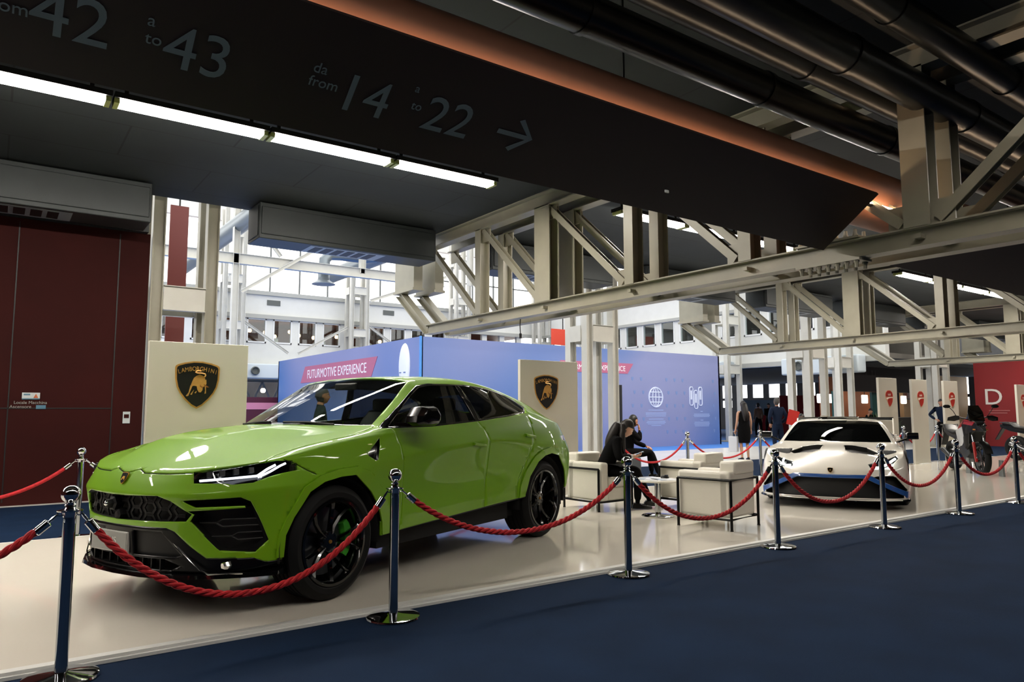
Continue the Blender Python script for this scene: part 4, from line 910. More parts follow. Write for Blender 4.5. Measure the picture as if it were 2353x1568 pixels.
pink = mat('banner_pink', 'b0607f', .5); btxt = mat('banner_white', 'eeeaf2', .5)
MB().prism([(9.95, 3.22), (3.02, 4.02-.02), (3.4, 3.37)], 0, 0, 0).bm.free()
b = MB(); b.prism([(10.35, 2.52), (9.85, 3.18), (2.98, 3.18), (3.45, 2.52)], 0, -.012, 0); bn = b.build('banner', pink, B, smooth=None)
text_obj('banner_lettering', 'FUTURMOTIVE EXPERIENCE', .50, btxt, bn, facing((-.016, 6.70, 2.68), (0, -1, 0), (0, 0, 1)), .002, .92)
b = MB(); b.prism([(5.1, 2.72), (5.45, 3.1), (8.95, 3.1), (8.65, 2.72)], 1, -.012, 0); bn = b.build('banner', pink, B, smooth=None)
text_obj('banner_lettering', 'FUTURMOTIVE EXPERIENCE', .27, btxt, bn, facing((7.02, -.016, 2.81), (1, 0, 0), (0, 0, 1)), .002, .9)
# printed mannequin head on the left wall, in low relief
b = MB(); b.rings([[(-.002-d, 1.02+math.cos(a)*.36*r_, 2.75+math.sin(a)*.72*r_*(1 if math.sin(a) > 0 else 1.05)) for a in [2*PI*k/28 for k in range(28)]] for d, r_ in ((0, 1), (.03, .96), (.06, .8), (.075, .5), (.08, .1))]); hd = b.build('printed_head', mat('print_white', 'dfe3ee', .5), B)
for y in (.88, 1.16): MB().cbox((-.085, y, 2.55), (.01, .12, .03)).build('printed_eye', mat('print_blue', '5a6f9c', .5), hd)
iw = mat('icon_white', 'd2daf0', .5)
def ringy(b, cx, cz, rx, rz, w, y=-.01, n=32, a0=0, a1=2*PI):
    P = [(cx+math.cos(a0+(a1-a0)*k/n)*rx, y, cz+math.sin(a0+(a1-a0)*k/n)*rz) for k in range(n+1)]; b.tube(P, w, 5)
b = MB(); ringy(b, 10.12, 1.87, .37, .37, .026); ringy(b, 10.12, 1.87, .17, .37, .02)
for dz, hw in ((-.19, .32), (0, .37), (.19, .32)): b.tube([(10.12-hw, -.01, 1.87+dz), (10.12+hw, -.01, 1.87+dz)], .02, 5)
b.tube([(10.12, -.01, 1.5), (10.12, -.01, 2.24)], .02, 5); b.build('globe_icon', iw, B)
for cx, cz in ((12.15, 1.93), (12.42, 1.80), (12.69, 1.93)):
    b = MB(); P = [(cx+sx*.10+math.cos(a)*.03*0, -.01, cz+sz) for sx, sz, a in ((-1, -.30, 0), (-.6, -.36, 0), (.6, -.36, 0), (1, -.30, 0), (1, .30, 0), (.6, .36, 0), (-.6, .36, 0), (-1, .30, 0), (-1, -.30, 0))]; b.tube(P, .022, 5)
    b.cbox((cx, -.01, cz+.05), (.10, .006, .36)); b.build('phone_icon', iw, B)
for cx, rows in ((10.12, [(1.38, .45), (1.27, .62), (1.22, .62), (1.16, .60), (1.04, .45), (.96, .55), (.91, .58), (.86, .52), (.80, .3)]), (12.75, [(1.33, .08), (1.22, .52), (1.17, .55), (1.12, .52), (.98, .1), (.90, .5), (.85, .52), (.80, .5), (.75, .48)])):
    b = MB()
    for z, hw in rows: b.box(cx-hw*.9, cx+hw*.9, -.008, 0, z-.012, z+.012)
    b.build('caption_lines', mat('caption_blue_white', '9fb2de', .5), B, smooth=None)
rng = random.Random(3)
for i in range(11):
    for j in range(5):
        x = 8.9+.46*i+.1*(j % 2); z = .55+.5*j+.0
        if abs(x-10.12) < .6 or abs(x-12.5) < .65: continue
        MB().prism([(x-.06, z+.06), (x+.06, z+.06), (x+.045, z-.04), (x, z-.08), (x-.045, z-.04)], 1, -.004, 0).build('faint_shield', mat('pattern_pale_blue', '6f86b8', .6), B, smooth=None)
MB().box(7.85, 8.33, -.03, .0, 0, 2.3).build('doorway', rubberb, B)
t = MB().cbox((0, 0, 0), (1.6, .06, .86)).build('red_banner', mat('orange_red', 'd8452c', .5)); t.location = (24.95, 30, 5.33); tag(t, 'orange red square banner high behind the blue booth', 'banner')
MB().box(-.02, .02, -.02, .02, .43, 5.9).build('hanging_cable', rubberb, t)
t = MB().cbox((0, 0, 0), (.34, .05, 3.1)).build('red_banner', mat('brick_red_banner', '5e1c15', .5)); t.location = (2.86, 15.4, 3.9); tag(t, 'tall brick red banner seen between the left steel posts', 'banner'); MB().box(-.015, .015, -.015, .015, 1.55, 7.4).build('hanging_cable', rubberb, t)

# ---------------------------------------------------------------- stanchions and ropes
steel_p = mat('polished_steel', 'd4d6d8', .07, 1.); rope_m = mat('red_rope', 'b0131d', .75, var=.25, scale=40); rope_d = rope_m
def make_stanchion():
    t = thing('rope_stanchion', 'x', 'stanchion')
    MB().lathe([(.0001, .0), (.172, 0), (.175, .006), (.172, .016), (.15, .022), (.06, .030), (.034, .036), (.0001, .036)], seg=48).build('base', steel_p, t, smooth=40)
    MB().lathe([(.030, .03), (.030, .825)], seg=28).build('pole', mat('brushed_chrome_pole', 'b4b9be', .1, 1.), t)
    MB().lathe([(.031, .80), (.033, .823), (.058, .828), (.060, .834), (.034, .838), (.020, .850), (.028, .862), (.016, .872), (.022, .888)], seg=28).build('collar', steel_p, t, smooth=40)
    MB().ball((0, 0, .915), .046, 24).build('finial', steel_p, t, smooth=180)
    for s in (1, -1):
        b = MB(); ringy2 = [(s*(.042+.012*math.cos(a)), 0, .818+.012*math.sin(a)) for a in [2*PI*k/10 for k in range(11)]]; b.tube(ringy2, .0035, 6); b.build('rope_ring', steel_p, t)
    return t
def make_rope(p0, p1, low, label, group, twist=True, name='barrier_rope', r=.021):
    p0 = Vector(p0); p1 = Vector(p1); L = (p1-p0); n = 90 if twist else 26
    t = thing(name, label, 'rope', p0)
    # catenary-like curve
    pts = []
    sag = (p0.z+p1.z)/2-low
    for i in range(n+1):
        u = i/n; q = L*u; q.z += -sag*(1-(2*u-1)**2*.86-(2*u-1)**4*.14); pts.append(q)
    a0 = pts[0]+(pts[1]-pts[0]).normalized()*.10; a1 = pts[-1]+(pts[-2]-pts[-1]).normalized()*.10
    core = [q for q in pts if (q-pts[0]).length > .10 and (q-pts[-1]).length > .10]
    core = [a0]+core+[a1]
    b = MB()
    if twist:
        # three strands laid round each other
        cum = 0; prev = None; fr = []
        for i, q in enumerate(core):
            tg = (core[min(i+1, len(core)-1)]-core[max(i-1, 0)]).normalized(); s1 = tg.cross(Vector((0, 0, 1))).normalized(); s2 = s1.cross(tg)
            if i: cum += (q-core[i-1]).length
            fr.append((q, s1, s2, cum))
        fine = []
        for i in range(len(fr)-1):
            for k in range(4): u = k/4; fine.append((fr[i][0].lerp(fr[i+1][0], u), fr[i][1].lerp(fr[i+1][1], u), fr[i][2].lerp(fr[i+1][2], u), lerp(fr[i][3], fr[i+1][3], u)))
        fine.append(fr[-1])
        for s in range(3):
            b.tube([q+(s1*math.cos(c*40+s*PI*2/3)+s2*math.sin(c*40+s*PI*2/3))*r*.50 for q, s1, s2, c in fine], r*.54, 7)
    else: b.tube(core, r*.85, 8)
    b.build('rope_cord', rope_m, t)
    for e0, e1 in ((pts[0], a0), (pts[-1], a1)):
        d = (e1-e0).normalized(); b = MB(); b.tube([e0+d*.045, e0+d*.05, e0+d*.115, e0+d*.12], [.012, .023, .023, .018], 14); b.build('end_sleeve', steel_p, t); b = MB(); b.tube([e0-d*.004, e0+d*.02, e0+d*.048], [.005, .008, .006], 8); b.build('snap_hook', steel_p, t)
    return t
FX = [-1.62, .36, 2.2, 4.33, 6.38, 8.43, 10.33, 12.23, 14.15]
FL = ['outside the left edge of the photo', 'nearest the camera, base cut off at lower left', 'in front of the green car front door', 'in front of the seated woman and round table', 'between the armchairs and the white sports car', 'in front of the white car right headlamp', 'just left of the red motorcycle', 'at the right edge before the second motorcycle', 'beyond the right edge of the row']
st0 = make_stanchion()
for i, x in enumerate(FX):
    t = st0 if i == 0 else copy_tree(st0)
    t.location = (x, 4.39, 0); t['label'] = 'front row chrome stanchion ' + FL[i]; t['group'] = 'stanchions along the front edge'
lows = [.44, .29, .45, .37, .37, .42, .46, .45]
RL = ['leaving the left edge of the photo', 'crossing the front wheel of the green car', 'crossing below the green car doors', 'crossing in front of the round table and armchair', 'crossing the nose of the white sports car', 'crossing beside the white car right flank', 'crossing in front of the red motorcycle', 'at the right edge of the photo']
for i in range(8): make_rope((FX[i]+.055, 4.39, .812), (FX[i+1]-.055, 4.39, .812), lows[i], 'thick twisted red front row rope ' + RL[i], 0)['group'] = 'red ropes along the front edge'
BXs = [-3.3, -1.25, .82, 2.9, 4.9, 6.8, 8.72, 10.55, 12.75, 14.7, 16.6, 18.62, 20.4, 22.5]
BL = ['out of frame left', 'left of the photo edge', 'before the dark red wall', 'behind the crest panel', 'behind the green car', 'beside the second crest panel', 'behind the seated woman', 'in front of the blue booth', 'just left of the white sports car', 'behind the white sports car', 'behind the white car tail', 'left of the tall narrow panel', 'between the two white panels', 'behind the red motorcycle']
for i, x in enumerate(BXs):
    t = copy_tree(st0); t.location = (x, 9.1, 0); t['label'] = 'back row chrome stanchion ' + BL[i]; t['group'] = 'stanchions along the back edge'
for i in range(13): make_rope((BXs[i]+.055, 9.1, .812), (BXs[i+1]-.055, 9.1, .812), .43, 'red rope in the back row, between stanchions %s and %s' % (BL[i], BL[i+1]) if False else 'red back row rope running right from the stanchion ' + BL[i], 0, False)['group'] = 'red ropes along the back edge'

# ---------------------------------------------------------------- lounge
leather = mat('white_leather', 'dcd8cc', .38, var=.03, scale=4, bump=.08, bscale=60); frame_b = mat('black_steel_tube', '101112', .3, .5)
def armchair(loc, rz, label):
    t = thing('armchair', label, 'armchair', loc, rz, 'white leather cube armchairs'); w, d = .64, .66
    b = MB(); r = .0125
    for x in (0, w):
        for y in (0, d): b.tube([(x, y, 0), (x, y, .545)], r*1.3, 8)
    b.tube([(0, d, .545), (0, 0, .545), (w, 0, .545), (w, d, .545)], r*1.2, 8)
    b.tube([(0, d, .12), (0, 0, .12), (w, 0, .12), (w, d, .12), (0, d, .12)], r*1.1, 8); b.build('tube_frame', frame_b, t, smooth=50)
    MB().box(.03, .17, .04, d+.02, .13, .63).build('arm_cushion', leather, t, bevel=.03, seg=3); MB().box(w-.17, w-.03, .04, d+.02, .13, .63).build('arm_cushion', leather, t, bevel=.03, seg=3)
    MB().box(.03, w-.03, .02, .17, .13, .64).build('back_cushion', leather, t, bevel=.03, seg=3); MB().box(.12, w-.06, .0, .20, .60, .745).build('back_pillow', leather, t, bevel=.03, seg=3)
    MB().box(.17, w-.17, .12, d+.01, .13, .30).build('seat_base', leather, t, bevel=.02); MB().box(.172, w-.172, .17, d+.03, .30, .435).build('seat_cushion', leather, t, bevel=.03, seg=3)
    b = MB()
    for x in (0, w):
        for y in (0, d): b.lathe([(.018, 0), (.018, .012)], c=(x, y, 0), seg=10)
    b.build('glides', rubberb, t)
    return t
armchair((6.62, 5.12, .03), math.radians(10), 'white leather armchair with black tube frame, nearest the ropes')
armchair((7.62, 6.35, .03), math.radians(8), 'white leather armchair behind the nearest one, right of the table')
armchair((7.10, 7.80, .03), math.radians(183), 'white leather armchair the woman in black sits in')
t = thing('round_table', 'small round white table on a chrome pedestal between the armchairs', 'table', (6.86, 6.42, .03))
MB().lathe([(.0001, .43), (.29, .43), (.30, .437), (.30, .448), (.293, .455), (.0001, .455)], seg=48).build('table_top', mat('white_table_laminate', 'e2ded4', .25), t, smooth=35)
MB().lathe([(.0001, 0), (.20, 0), (.205, .006), (.19, .016), (.04, .024), (.036, .05), (.0001, .05)], seg=40).build('base', steel_p, t, smooth=40)
MB().lathe([(.036, .04), (.036, .43)], seg=24).build('pedestal', steel_p, t)
def sheet(x, y, rz, w, h, label, m_, z=.486):
    o = MB().box(-w/2, w/2, -h/2, h/2, 0, .004).build('brochure', m_); o.location = (x, y, z); o.rotation_euler = (0, 0, rz); MB().box(-w/2+.015, w/2-.015, h*.1, h*.38, .004, .005).build('cover_picture', mat('brochure_grey_blue', '8797ab', .4), o)
    return tag(o, label, 'brochure', 'brochures on the round table')
sheet(6.74, 6.47, .6, .21, .29, 'pale brochure lying on the round table, nearest the woman', mat('brochure_paper', 'd5d8dc', .35)); sheet(6.92, 6.56, -.2, .21, .29, 'pale brochure lying farther back on the round table', mat('brochure_paper')); sheet(6.88, 6.30, 1.3, .20, .28, 'pale brochure at the near edge of the round table', mat('brochure_paper'))
o = MB().lathe([(.0001, 0), (.05, 0), (.055, .012), (.042, .03), (.036, .028), (.03, .012), (.0001, .01)], seg=20).build('ashtray', blackp); o.location = (7.02, 6.44, .486); tag(o, 'small dark dish on the right side of the round table', 'dish')
MB().cbox((.03, .0, .035), (.06, .012, .01)).build('dish_handle', chrome, o)
# ---------------------------------------------------------------- the white sports car
def sports_car():
    white = mat('pearl_white_paint', 'dcd8cd', .25, 0, 1.0); bluep = mat('accent_blue_paint', '1d4f96', .3, 0, 1)
    T = thing('car', 'low white sports car with blue front accents facing the camera', 'car', (11.27, 6.55, .03), math.radians(207))
    Lt = []
    for y, xs, zs in ((0, (2.27, 2.27, 2.26, 2.25, 2.20, 2.08), (.13, .20, .33, .455, .52, .585)), (.25, (2.265, 2.265, 2.25, 2.235, 2.185, 2.06), (.13, .20, .33, .455, .52, .59)),
                      (.45, (2.24, 2.235, 2.215, 2.19, 2.14, 2.0), (.13, .20, .33, .45, .515, .595)), (.62, (2.20, 2.18, 2.15, 2.11, 2.05, 1.90), (.13, .20, .33, .44, .51, .605)),
                      (.76, (2.14, 2.11, 2.06, 2.01, 1.94, 1.80), (.13, .20, .33, .43, .515, .625)), (.86, (2.05, 2.01, 1.96, 1.91, 1.84, 1.70), (.13, .20, .33, .43, .53, .65))):
        Lt.append([(x, y, z) for x, z in zip(xs, zs)])
    Lt.append([(1.86, .95, .13), (1.84, .955, .20), (1.81, .955, .33), (1.78, .95, .45), (1.73, .935, .56), (1.62, .90, .69)])
    for x, ys, zs in ((1.45, (.955, .965, .972, .97, .955, .90), (.13, .22, .36, .50, .64, .76)), (1.15, (.955, .965, .972, .965, .95, .89), (.13, .22, .36, .52, .66, .785)),
                      (.85, (.93, .935, .93, .925, .92, .87), (.13, .22, .36, .52, .66, .79)), (.62, (.93, .93, .915, .91, .91, .865), (.13, .22, .36, .53, .67, .805)),
                      (.42, (.935, .93, .91, .905, .905, .862), (.13, .22, .36, .54, .68, .815)), (.1, (.94, .93, .905, .90, .905, .86), (.13, .22, .36, .55, .69, .83)),
                      (-.2, (.945, .935, .905, .91, .92, .865), (.13, .22, .36, .56, .71, .85)), (-.5, (.955, .945, .93, .94, .94, .88), (.13, .22, .36, .57, .74, .87)),
                      (-.85, (.96, .96, .965, .965, .95, .89), (.13, .22, .37, .58, .76, .885)), (-1.3, (.965, .968, .972, .972, .955, .87), (.14, .23, .38, .58, .77, .90)),
                      (-1.7, (.96, .96, .965, .96, .94, .85), (.15, .24, .40, .58, .76, .89))):
        Lt.append([(x, y, z) for y, z in zip(ys, zs)])
    Lt.append([(-2.05, .90, .18), (-2.08, .91, .28), (-2.11, .91, .42), (-2.12, .90, .58), (-2.10, .87, .74), (-2.05, .79, .87)])
    for y in (.68, .55, .42, .3, .15, 0):
        k = 1-y/.79
        Lt.append([(-2.08-.08*k, y*1.1, .18), (-2.12-.08*k, y*1.12, .28), (-2.15-.08*k, y*1.13, .42), (-2.17-.08*k, y*1.12, .58), (-2.15-.08*k, y*1.08, .74), (-2.08-.10*k, y, .875)])
    Ut = [[0]*7]
    U_ = [[(1.50, .86, .735), (1.55, .78, .70), (1.62, .63, .665), (1.68, .45, .69), (1.74, .25, .735), (1.75, 0, .735)],
          [(1.17, .85, .775), (1.20, .76, .755), (1.25, .62, .73), (1.32, .45, .745), (1.38, .25, .79), (1.40, 0, .79)],
          [(.86, .84, .80), (.88, .80, .805), (.92, .72, .80), (1.06, .47, .795), (1.15, .25, .815), (1.18, 0, .818)],
          [(.62, .845, .815), (.66, .825, .825), (.70, .765, .835), (.90, .48, .845), (1.02, .25, .85), (1.05, 0, .85)],
          [(.40, .84, .825), (.38, .74, .985), (.42, .68, 1.005), (.54, .45, 1.02), (.62, .25, 1.03), (.65, 0, 1.03)],
          [(.1, .838, .84), (.06, .655, 1.13), (.10, .585, 1.15), (.13, .42, 1.165), (.15, .22, 1.172), (.15, 0, 1.175)],
          [(-.2, .835, .86), (-.2, .625, 1.155), (-.18, .56, 1.178), (-.18, .42, 1.188), (-.18, .22, 1.192), (-.18, 0, 1.192)],
          [(-.5, .82, .895), (-.5, .60, 1.12), (-.5, .54, 1.15), (-.5, .40, 1.168), (-.5, .20, 1.18), (-.5, 0, 1.185)],
          [(-.85, .80, .92), (-.85, .55, 1.04), (-.85, .50, 1.07), (-.85, .37, 1.09), (-.85, .18, 1.11), (-.85, 0, 1.12)],
          [(-1.3, .77, .92), (-1.3, .52, .97), (-1.3, .46, .99), (-1.3, .34, 1.01), (-1.3, .17, 1.03), (-1.3, 0, 1.04)],
          [(-1.7, .74, .90), (-1.7, .55, .92), (-1.7, .44, .93), (-1.7, .32, .945), (-1.7, .16, .96), (-1.7, 0, .965)]]
    for l in U_: Ut.append([0]+l)
    Ut.append([0]*7)
    bm = cage(Lt, Ut, 3, creaseL=[(3, 0, 6, .8), (0, 0, 24, 1), (5, 2, 18, .5), (3, 6, 18, .5), (5, 18, 24, .8), (4, 2, 7, .5)], creaseU=[('j', 3, 0, 4, .6), ('j', 5, 1, 4, .5), ('j', 2, 4, 8, .5), ('j', 3, 4, 7, .4), ('i', 4, 2, 6, .8), ('j', 1, 3, 10, .5)])
    FR = lambda f, c: c.x > 1.55 and f.normal.x > .1
    SIDE = lambda f, c: c.y > .5 and f.normal.y > .25
    arF = [(1.31+math.cos(a)*.40, .36+math.sin(a)*.385) for a in [PI*k/10 for k in range(11)]]; arF = [(1.71, .05)]+arF+[(.91, .05)]
    arR = [(-1.31+math.cos(a)*.40, .37+math.sin(a)*.39) for a in [PI*k/10 for k in range(11)]]; arR = [(-.91, .05)]+arR+[(-1.71, .05)]
    for poly in (arF, arR): lift(bm, cookie(bm, poly, 'xz', lambda f, c: c.y > .6)).free()
    mouth = lift(bm, cookie(bm, [(-.02, .408), (.43, .408), (.88, .185), (.88, .155), (-.02, .155)], 'yz', FR))
    upper = lift(bm, cookie(bm, [(.52, .425), (.58, .44), (.76, .44), (.80, .42), (.93, .25), (.91, .235)], 'yz', FR))
    blade = lift(bm, cookie(bm, [(-.02, .455), (.47, .455), (.92, .235), (.98, .205), (.98, .15), (.90, .15), (.88, .185), (.43, .408), (-.02, .408)], 'yz', lambda f, c: c.x > 1.6))
    hl = lift(bm, cookie(bm, [(.46, .585), (.49, .535), (.63, .525), (.74, .57), (.83, .655), (.80, .685), (.68, .635)], 'yz', lambda f, c: c.x > 1.5 and c.z > .5))
    vent = lift(bm, cookie(bm, [(1.60, .17), (1.70, .25), (1.58, .52), (1.40, .60), (1.22, .44), (1.25, .14)], 'xy', lambda f, c: f.normal.z > .3))
    ws = lift(bm, cookie(bm, [(1.05, -.01), (1.02, .26), (.90, .49), (.70, .765), (.42, .68), (.12, .59), (.14, .42), (.16, .2), (.165, -.01)], 'xy', lambda f, c: c.z > .83 and f.normal.x > .1 and f.normal.z > .3))
    side_g = lift(bm, cookie(bm, [(.58, .845), (.36, .985), (.10, 1.105), (-.2, 1.125), (-.42, 1.10), (-.62, 1.02), (-.5, .905), (-.1, .87)], 'xz', SIDE))
    rear_g = lift(bm, cookie(bm, [(-.6, -.01), (-.6, .42), (-1.6, .34), (-1.6, -.01)], 'xy', lambda f, c: c.z > .9))
    inner = mat('cabin_lining')
    emit_bm('body_shell', both(bm), [white, inner], T, 28, .014, -1, 1)
    b = both(mouth); shift(b, b.faces[:], (-.12, 0, 0)); b.normal_update(); emit_bm('front_mouth', b, mat('grille_recess'), T)
    emit_bm('blue_front_blade', both(blade), bluep, T, 30, .015); emit_bm('windscreen', both(ws), glass('dark_windscreen', '4a5250'), T); emit_bm('engine_cover', both(rear_g), blackp, T)
    for s in (1, -1):
        b = side(upper, s); shift(b, b.faces[:], (-.08, -.02*s, 0)); b.normal_update(); emit_bm('corner_intake', b, mat('grille_recess'), T)
        b = side(vent, s); shift(b, b.faces[:], (0, 0, -.06)); b.normal_update(); emit_bm('bonnet_vent', b, mat('grille_recess'), T)
        b = side(hl, s); gl = b.copy(); shift(b, b.faces[:], (-.04, -.01*s, 0)); b.normal_update(); h = emit_bm('headlight', b, blackg, T); emit_bm('headlight_cover', gl, lampglass, h)
        b = MB(); b.tube([(2.06, .52*s, .550), (2.03, .58*s, .545), (1.98, .66*s, .572), (1.90, .73*s, .617), (1.82, .79*s, .657)], .015, 6); b.tube([(2.00, .62*s, .562), (1.96, .63*s, .60), (1.92, .62*s, .63)], .013, 6); b.tube([(1.93, .70*s, .60), (1.94, .73*s, .58), (1.93, .76*s, .572)], .012, 6)
        b.build('running_light', mat('bright_running_light', 'f6fff8', .3, emit=5), h)
        emit_bm('side_window', side(side_g, s), priv, T)
        mo = MB(); mo.rings([[(.50+x, y*s, .925+z) for x, z in ((.06, -.045), (.07, .02), (.04, .055), (-.04, .055), (-.06, .02), (-.05, -.045))] for y in (.965, .98, 1.10, 1.125)]); mo = mo.build('door_mirror', blackg, T, bevel=.01)
        MB().bar((.58, .84*s, .84), (.50, .98*s, .895), .05, .02).build('mirror_arm', blackg, mo)
        for x0, r_, w_, rr in ((1.31, .338, .25, .262), (-1.31, .352, .31, .265)): wheel(T, x0, s*(.955-w_/2), r_, w_, rr, s, tyre_m, rimb, disc_m, None, gold, 10)
        for x0 in (1.31, -1.31):
            b = MB(); b.grid([[(x0+math.cos(-.1+(PI+.2)*k/14)*.40, y*s, .36+math.sin(-.1+(PI+.2)*k/14)*.385) for y in (.6, .94)] for k in range(15)]); b.prism([(x0+math.cos(-.1+(PI+.2)*k/14)*.405, .36+math.sin(-.1+(PI+.2)*k/14)*.39) for k in range(15)], 1, .58*s, .61*s); b.build('arch_liner', dark_int, T)
        MB().rings([[(-1.95, y*s, .86), (-1.75, y*s, .90), (-1.95, y*s, 1.17), (-2.2, y*s, 1.18)] for y in (.80, .825)]).build('wing_endplate', white, T, bevel=.004)
    pts = [(0, 2.33), (.45, 2.30), (.7, 2.20), (.85, 2.08), (.95, 1.90)]
    P = [(x, y) for y, x in pts[::-1]]+[(x, -y) for y, x in pts[1:]]
    MB().rings([[(x-.14, y*.96, .15), (x, y, .135), (x+.005, y, .11), (x-.14, y*.96, .10)] for x, y in P]).build('front_splitter', blackg, T, smooth=40)
    MB().tube([(x+.006, y, .132) for x, y in P[1:-1]], .006, 6).build('splitter_bright_edge', mat('bright_trim', 'd9d6cc', .3, .3), T)
    MB().rings([[(-2.24, y, 1.17), (-2.0, y, 1.13), (-1.96, y, 1.14), (-2.2, y, 1.19)] for y in (-.82, 0, .82)]).build('rear_wing', blackg, T)
    MB().rings([[(.05, y, 1.18+h_), (-.1, y, 1.215+h_*.6), (-.5, y, 1.21), (-.5, y, 1.15), (.05, y, 1.15)] for y, h_ in ((-.3, -.01), (-.2, .0), (.2, .0), (.3, -.01))]).build('roof_scoop', blackg, T, bevel=.01)
    MB().box(-.1, .0, -.26, -.16, 1.21, 1.235).build('roof_sensor', white, T)
    b = MB(); b.prism(shield_poly(.07, .082), 0, 0, .008); o = b.build('nose_badge', gold, T); o.location = (2.222, 0, .505); o.rotation_euler = (0, -.75, 0)
    b = MB(); b.prism(shield_poly(.06, .072), 0, .007, .011); b.build('badge_field', badge_b, o); b = MB(); b.prism([(-.014, -.014), (0, .014), (.014, -.002), (.008, -.014)], 0, .010, .012); b.build('badge_bull', gold, o)
    MB().box(-2.0, 1.8, -.78, .78, .12, .2).box(-.8, .88, -.85, .85, .15, .4).box(.4, 1.05, -.68, .68, .4, .76).build('underbody', dark_int, T)
    for sy in (.36, -.36):
        so = bpy.data.objects.new('seat', None); C.objects.link(so); so.parent = T; so.location = (-.25, sy, 0); so.empty_display_size = .1
        MB().box(-.2, .3, -.24, .24, .36, .48).build('seat_cushion', seat_m, so, bevel=.03); MB().rings([[(-.2+d+t, y*w_, z) for y, t in ((-.25, .04), (0, .02), (.25, .04), (.25, -.08), (-.25, -.08))] for z, d, w_ in ((.4, 0, 1), (.8, -.12, .95), (1.02, -.2, .6))]).build('seat_back', seat_m, so, bevel=.03)
    b = MB(); b.M = Matrix.Translation((.32, .36, .72)) @ Matrix.Rotation(-1.2, 4, 'Y'); b.rings([[(math.cos(a)*(.17+.014*math.cos(t)), math.sin(a)*(.17+.014*math.cos(t)), .014*math.sin(t)) for t in [PI/3*k for k in range(6)]] for a in [2*PI*k/24 for k in range(24)]], close=True); b.box(-.02, .02, -.16, .16, -.01, .01); b.build('steering_wheel', seat_m, T)
    return T
sports_car()
# ---------------------------------------------------------------- people
skin_m = mat('skin', 'b98467', .5); skin_l = mat('skin_pale', 'c99a7f', .5)
blackc = mat('black_wool', '060607', .9, bump=.1, scale=40, spec=.15); navyc = mat('navy_suit_cloth', '101d33', .85, bump=.1, scale=40, spec=.2); hair_d = mat('dark_brown_hair', '120a07', .5, bump=.12, scale=60); hair_g = mat('grey_hair', '4a4744', .7, bump=.12, scale=60); hair_k = mat('black_hair', '080606', .5, bump=.12, scale=60)
shoe_m = mat('black_shoe', '080808', .3); eye_w = mat('eye_white', 'd8d4cc', .3); eye_d = mat('iris_dark', '16100c', .2); lip = mat('lip', '8c4a42', .5)
def skinned(name, chains, mtl, parent, sub=2, label=None):
    idx = {}; vs = []; rs = []; es = []
    for ch in chains:
        pr = None
        for p, r in ch:
            k = tuple(round(c, 3) for c in p)
            if k not in idx: idx[k] = len(vs); vs.append(p); rs.append(r)
            i = idx[k]
            if pr is not None and pr != i: es.append((pr, i))
            pr = i
    me = bpy.data.meshes.new(name); me.from_pydata(vs, es, []); me.materials.append(mtl)
    o = obj(name, me, parent, label); sk = o.modifiers.new('skin', 'SKIN'); sk.use_smooth_shade = True
    if not me.skin_vertices: me.skin_vertices.new(name='skin')
    d = me.skin_vertices[0].data
    for i, r in enumerate(rs): d[i].radius = (r, r) if not isinstance(r, tuple) else r; d[i].use_root = (i == 0)
    s = o.modifiers.new('sub', 'SUBSURF'); s.levels = sub; s.render_levels = sub
    dg = bpy.context.evaluated_depsgraph_get(); me2 = bpy.data.meshes.new_from_object(o.evaluated_get(dg)); me2.name = name
    o.modifiers.clear(); o.data = me2; bpy.data.meshes.remove(me)
    for p in me2.polygons: p.use_smooth = True
    return o
def hand_chains(w, d, up, s=1., curl=.5, side_=1):
    """palm, four bent fingers of unequal length and a thumb; d = pointing direction, up = back of the hand"""
    w = Vector(w); d = Vector(d).normalized(); up = (Vector(up)-d*Vector(up).dot(d)).normalized(); lat = d.cross(up)*side_
    palm = w+d*.045*s; k = w+d*.085*s; ch = [[(tuple(w), .024*s), (tuple(palm), (.036*s))]]
    for i, (off, L) in enumerate(((.030, .070), (.010, .078), (-.010, .072), (-.028, .056))):
        b0 = k+lat*off*s; f1 = b0+(d*math.cos(curl*.5)-up*math.sin(curl*.5))*L*.45*s; f2 = f1+(d*math.cos(curl*1.3)-up*math.sin(curl*1.3))*L*.32*s; f3 = f2+(d*math.cos(curl*2)-up*math.sin(curl*2))*L*.23*s
        ch.append([(tuple(palm), .036*s), (tuple(b0), .0105*s), (tuple(f1), .0092*s), (tuple(f2), .0085*s), (tuple(f3), .007*s)])
    t0 = w+d*.03*s+lat*.034*s; t1 = t0+(d*.6+lat*.7-up*.25).normalized()*.034*s; t2 = t1+(d*.9+lat*.25-up*.2).normalized()*.028*s
    ch.append([(tuple(palm), .036*s), (tuple(t0), .013*s), (tuple(t1), .0115*s), (tuple(t2), .009*s)])
    return ch
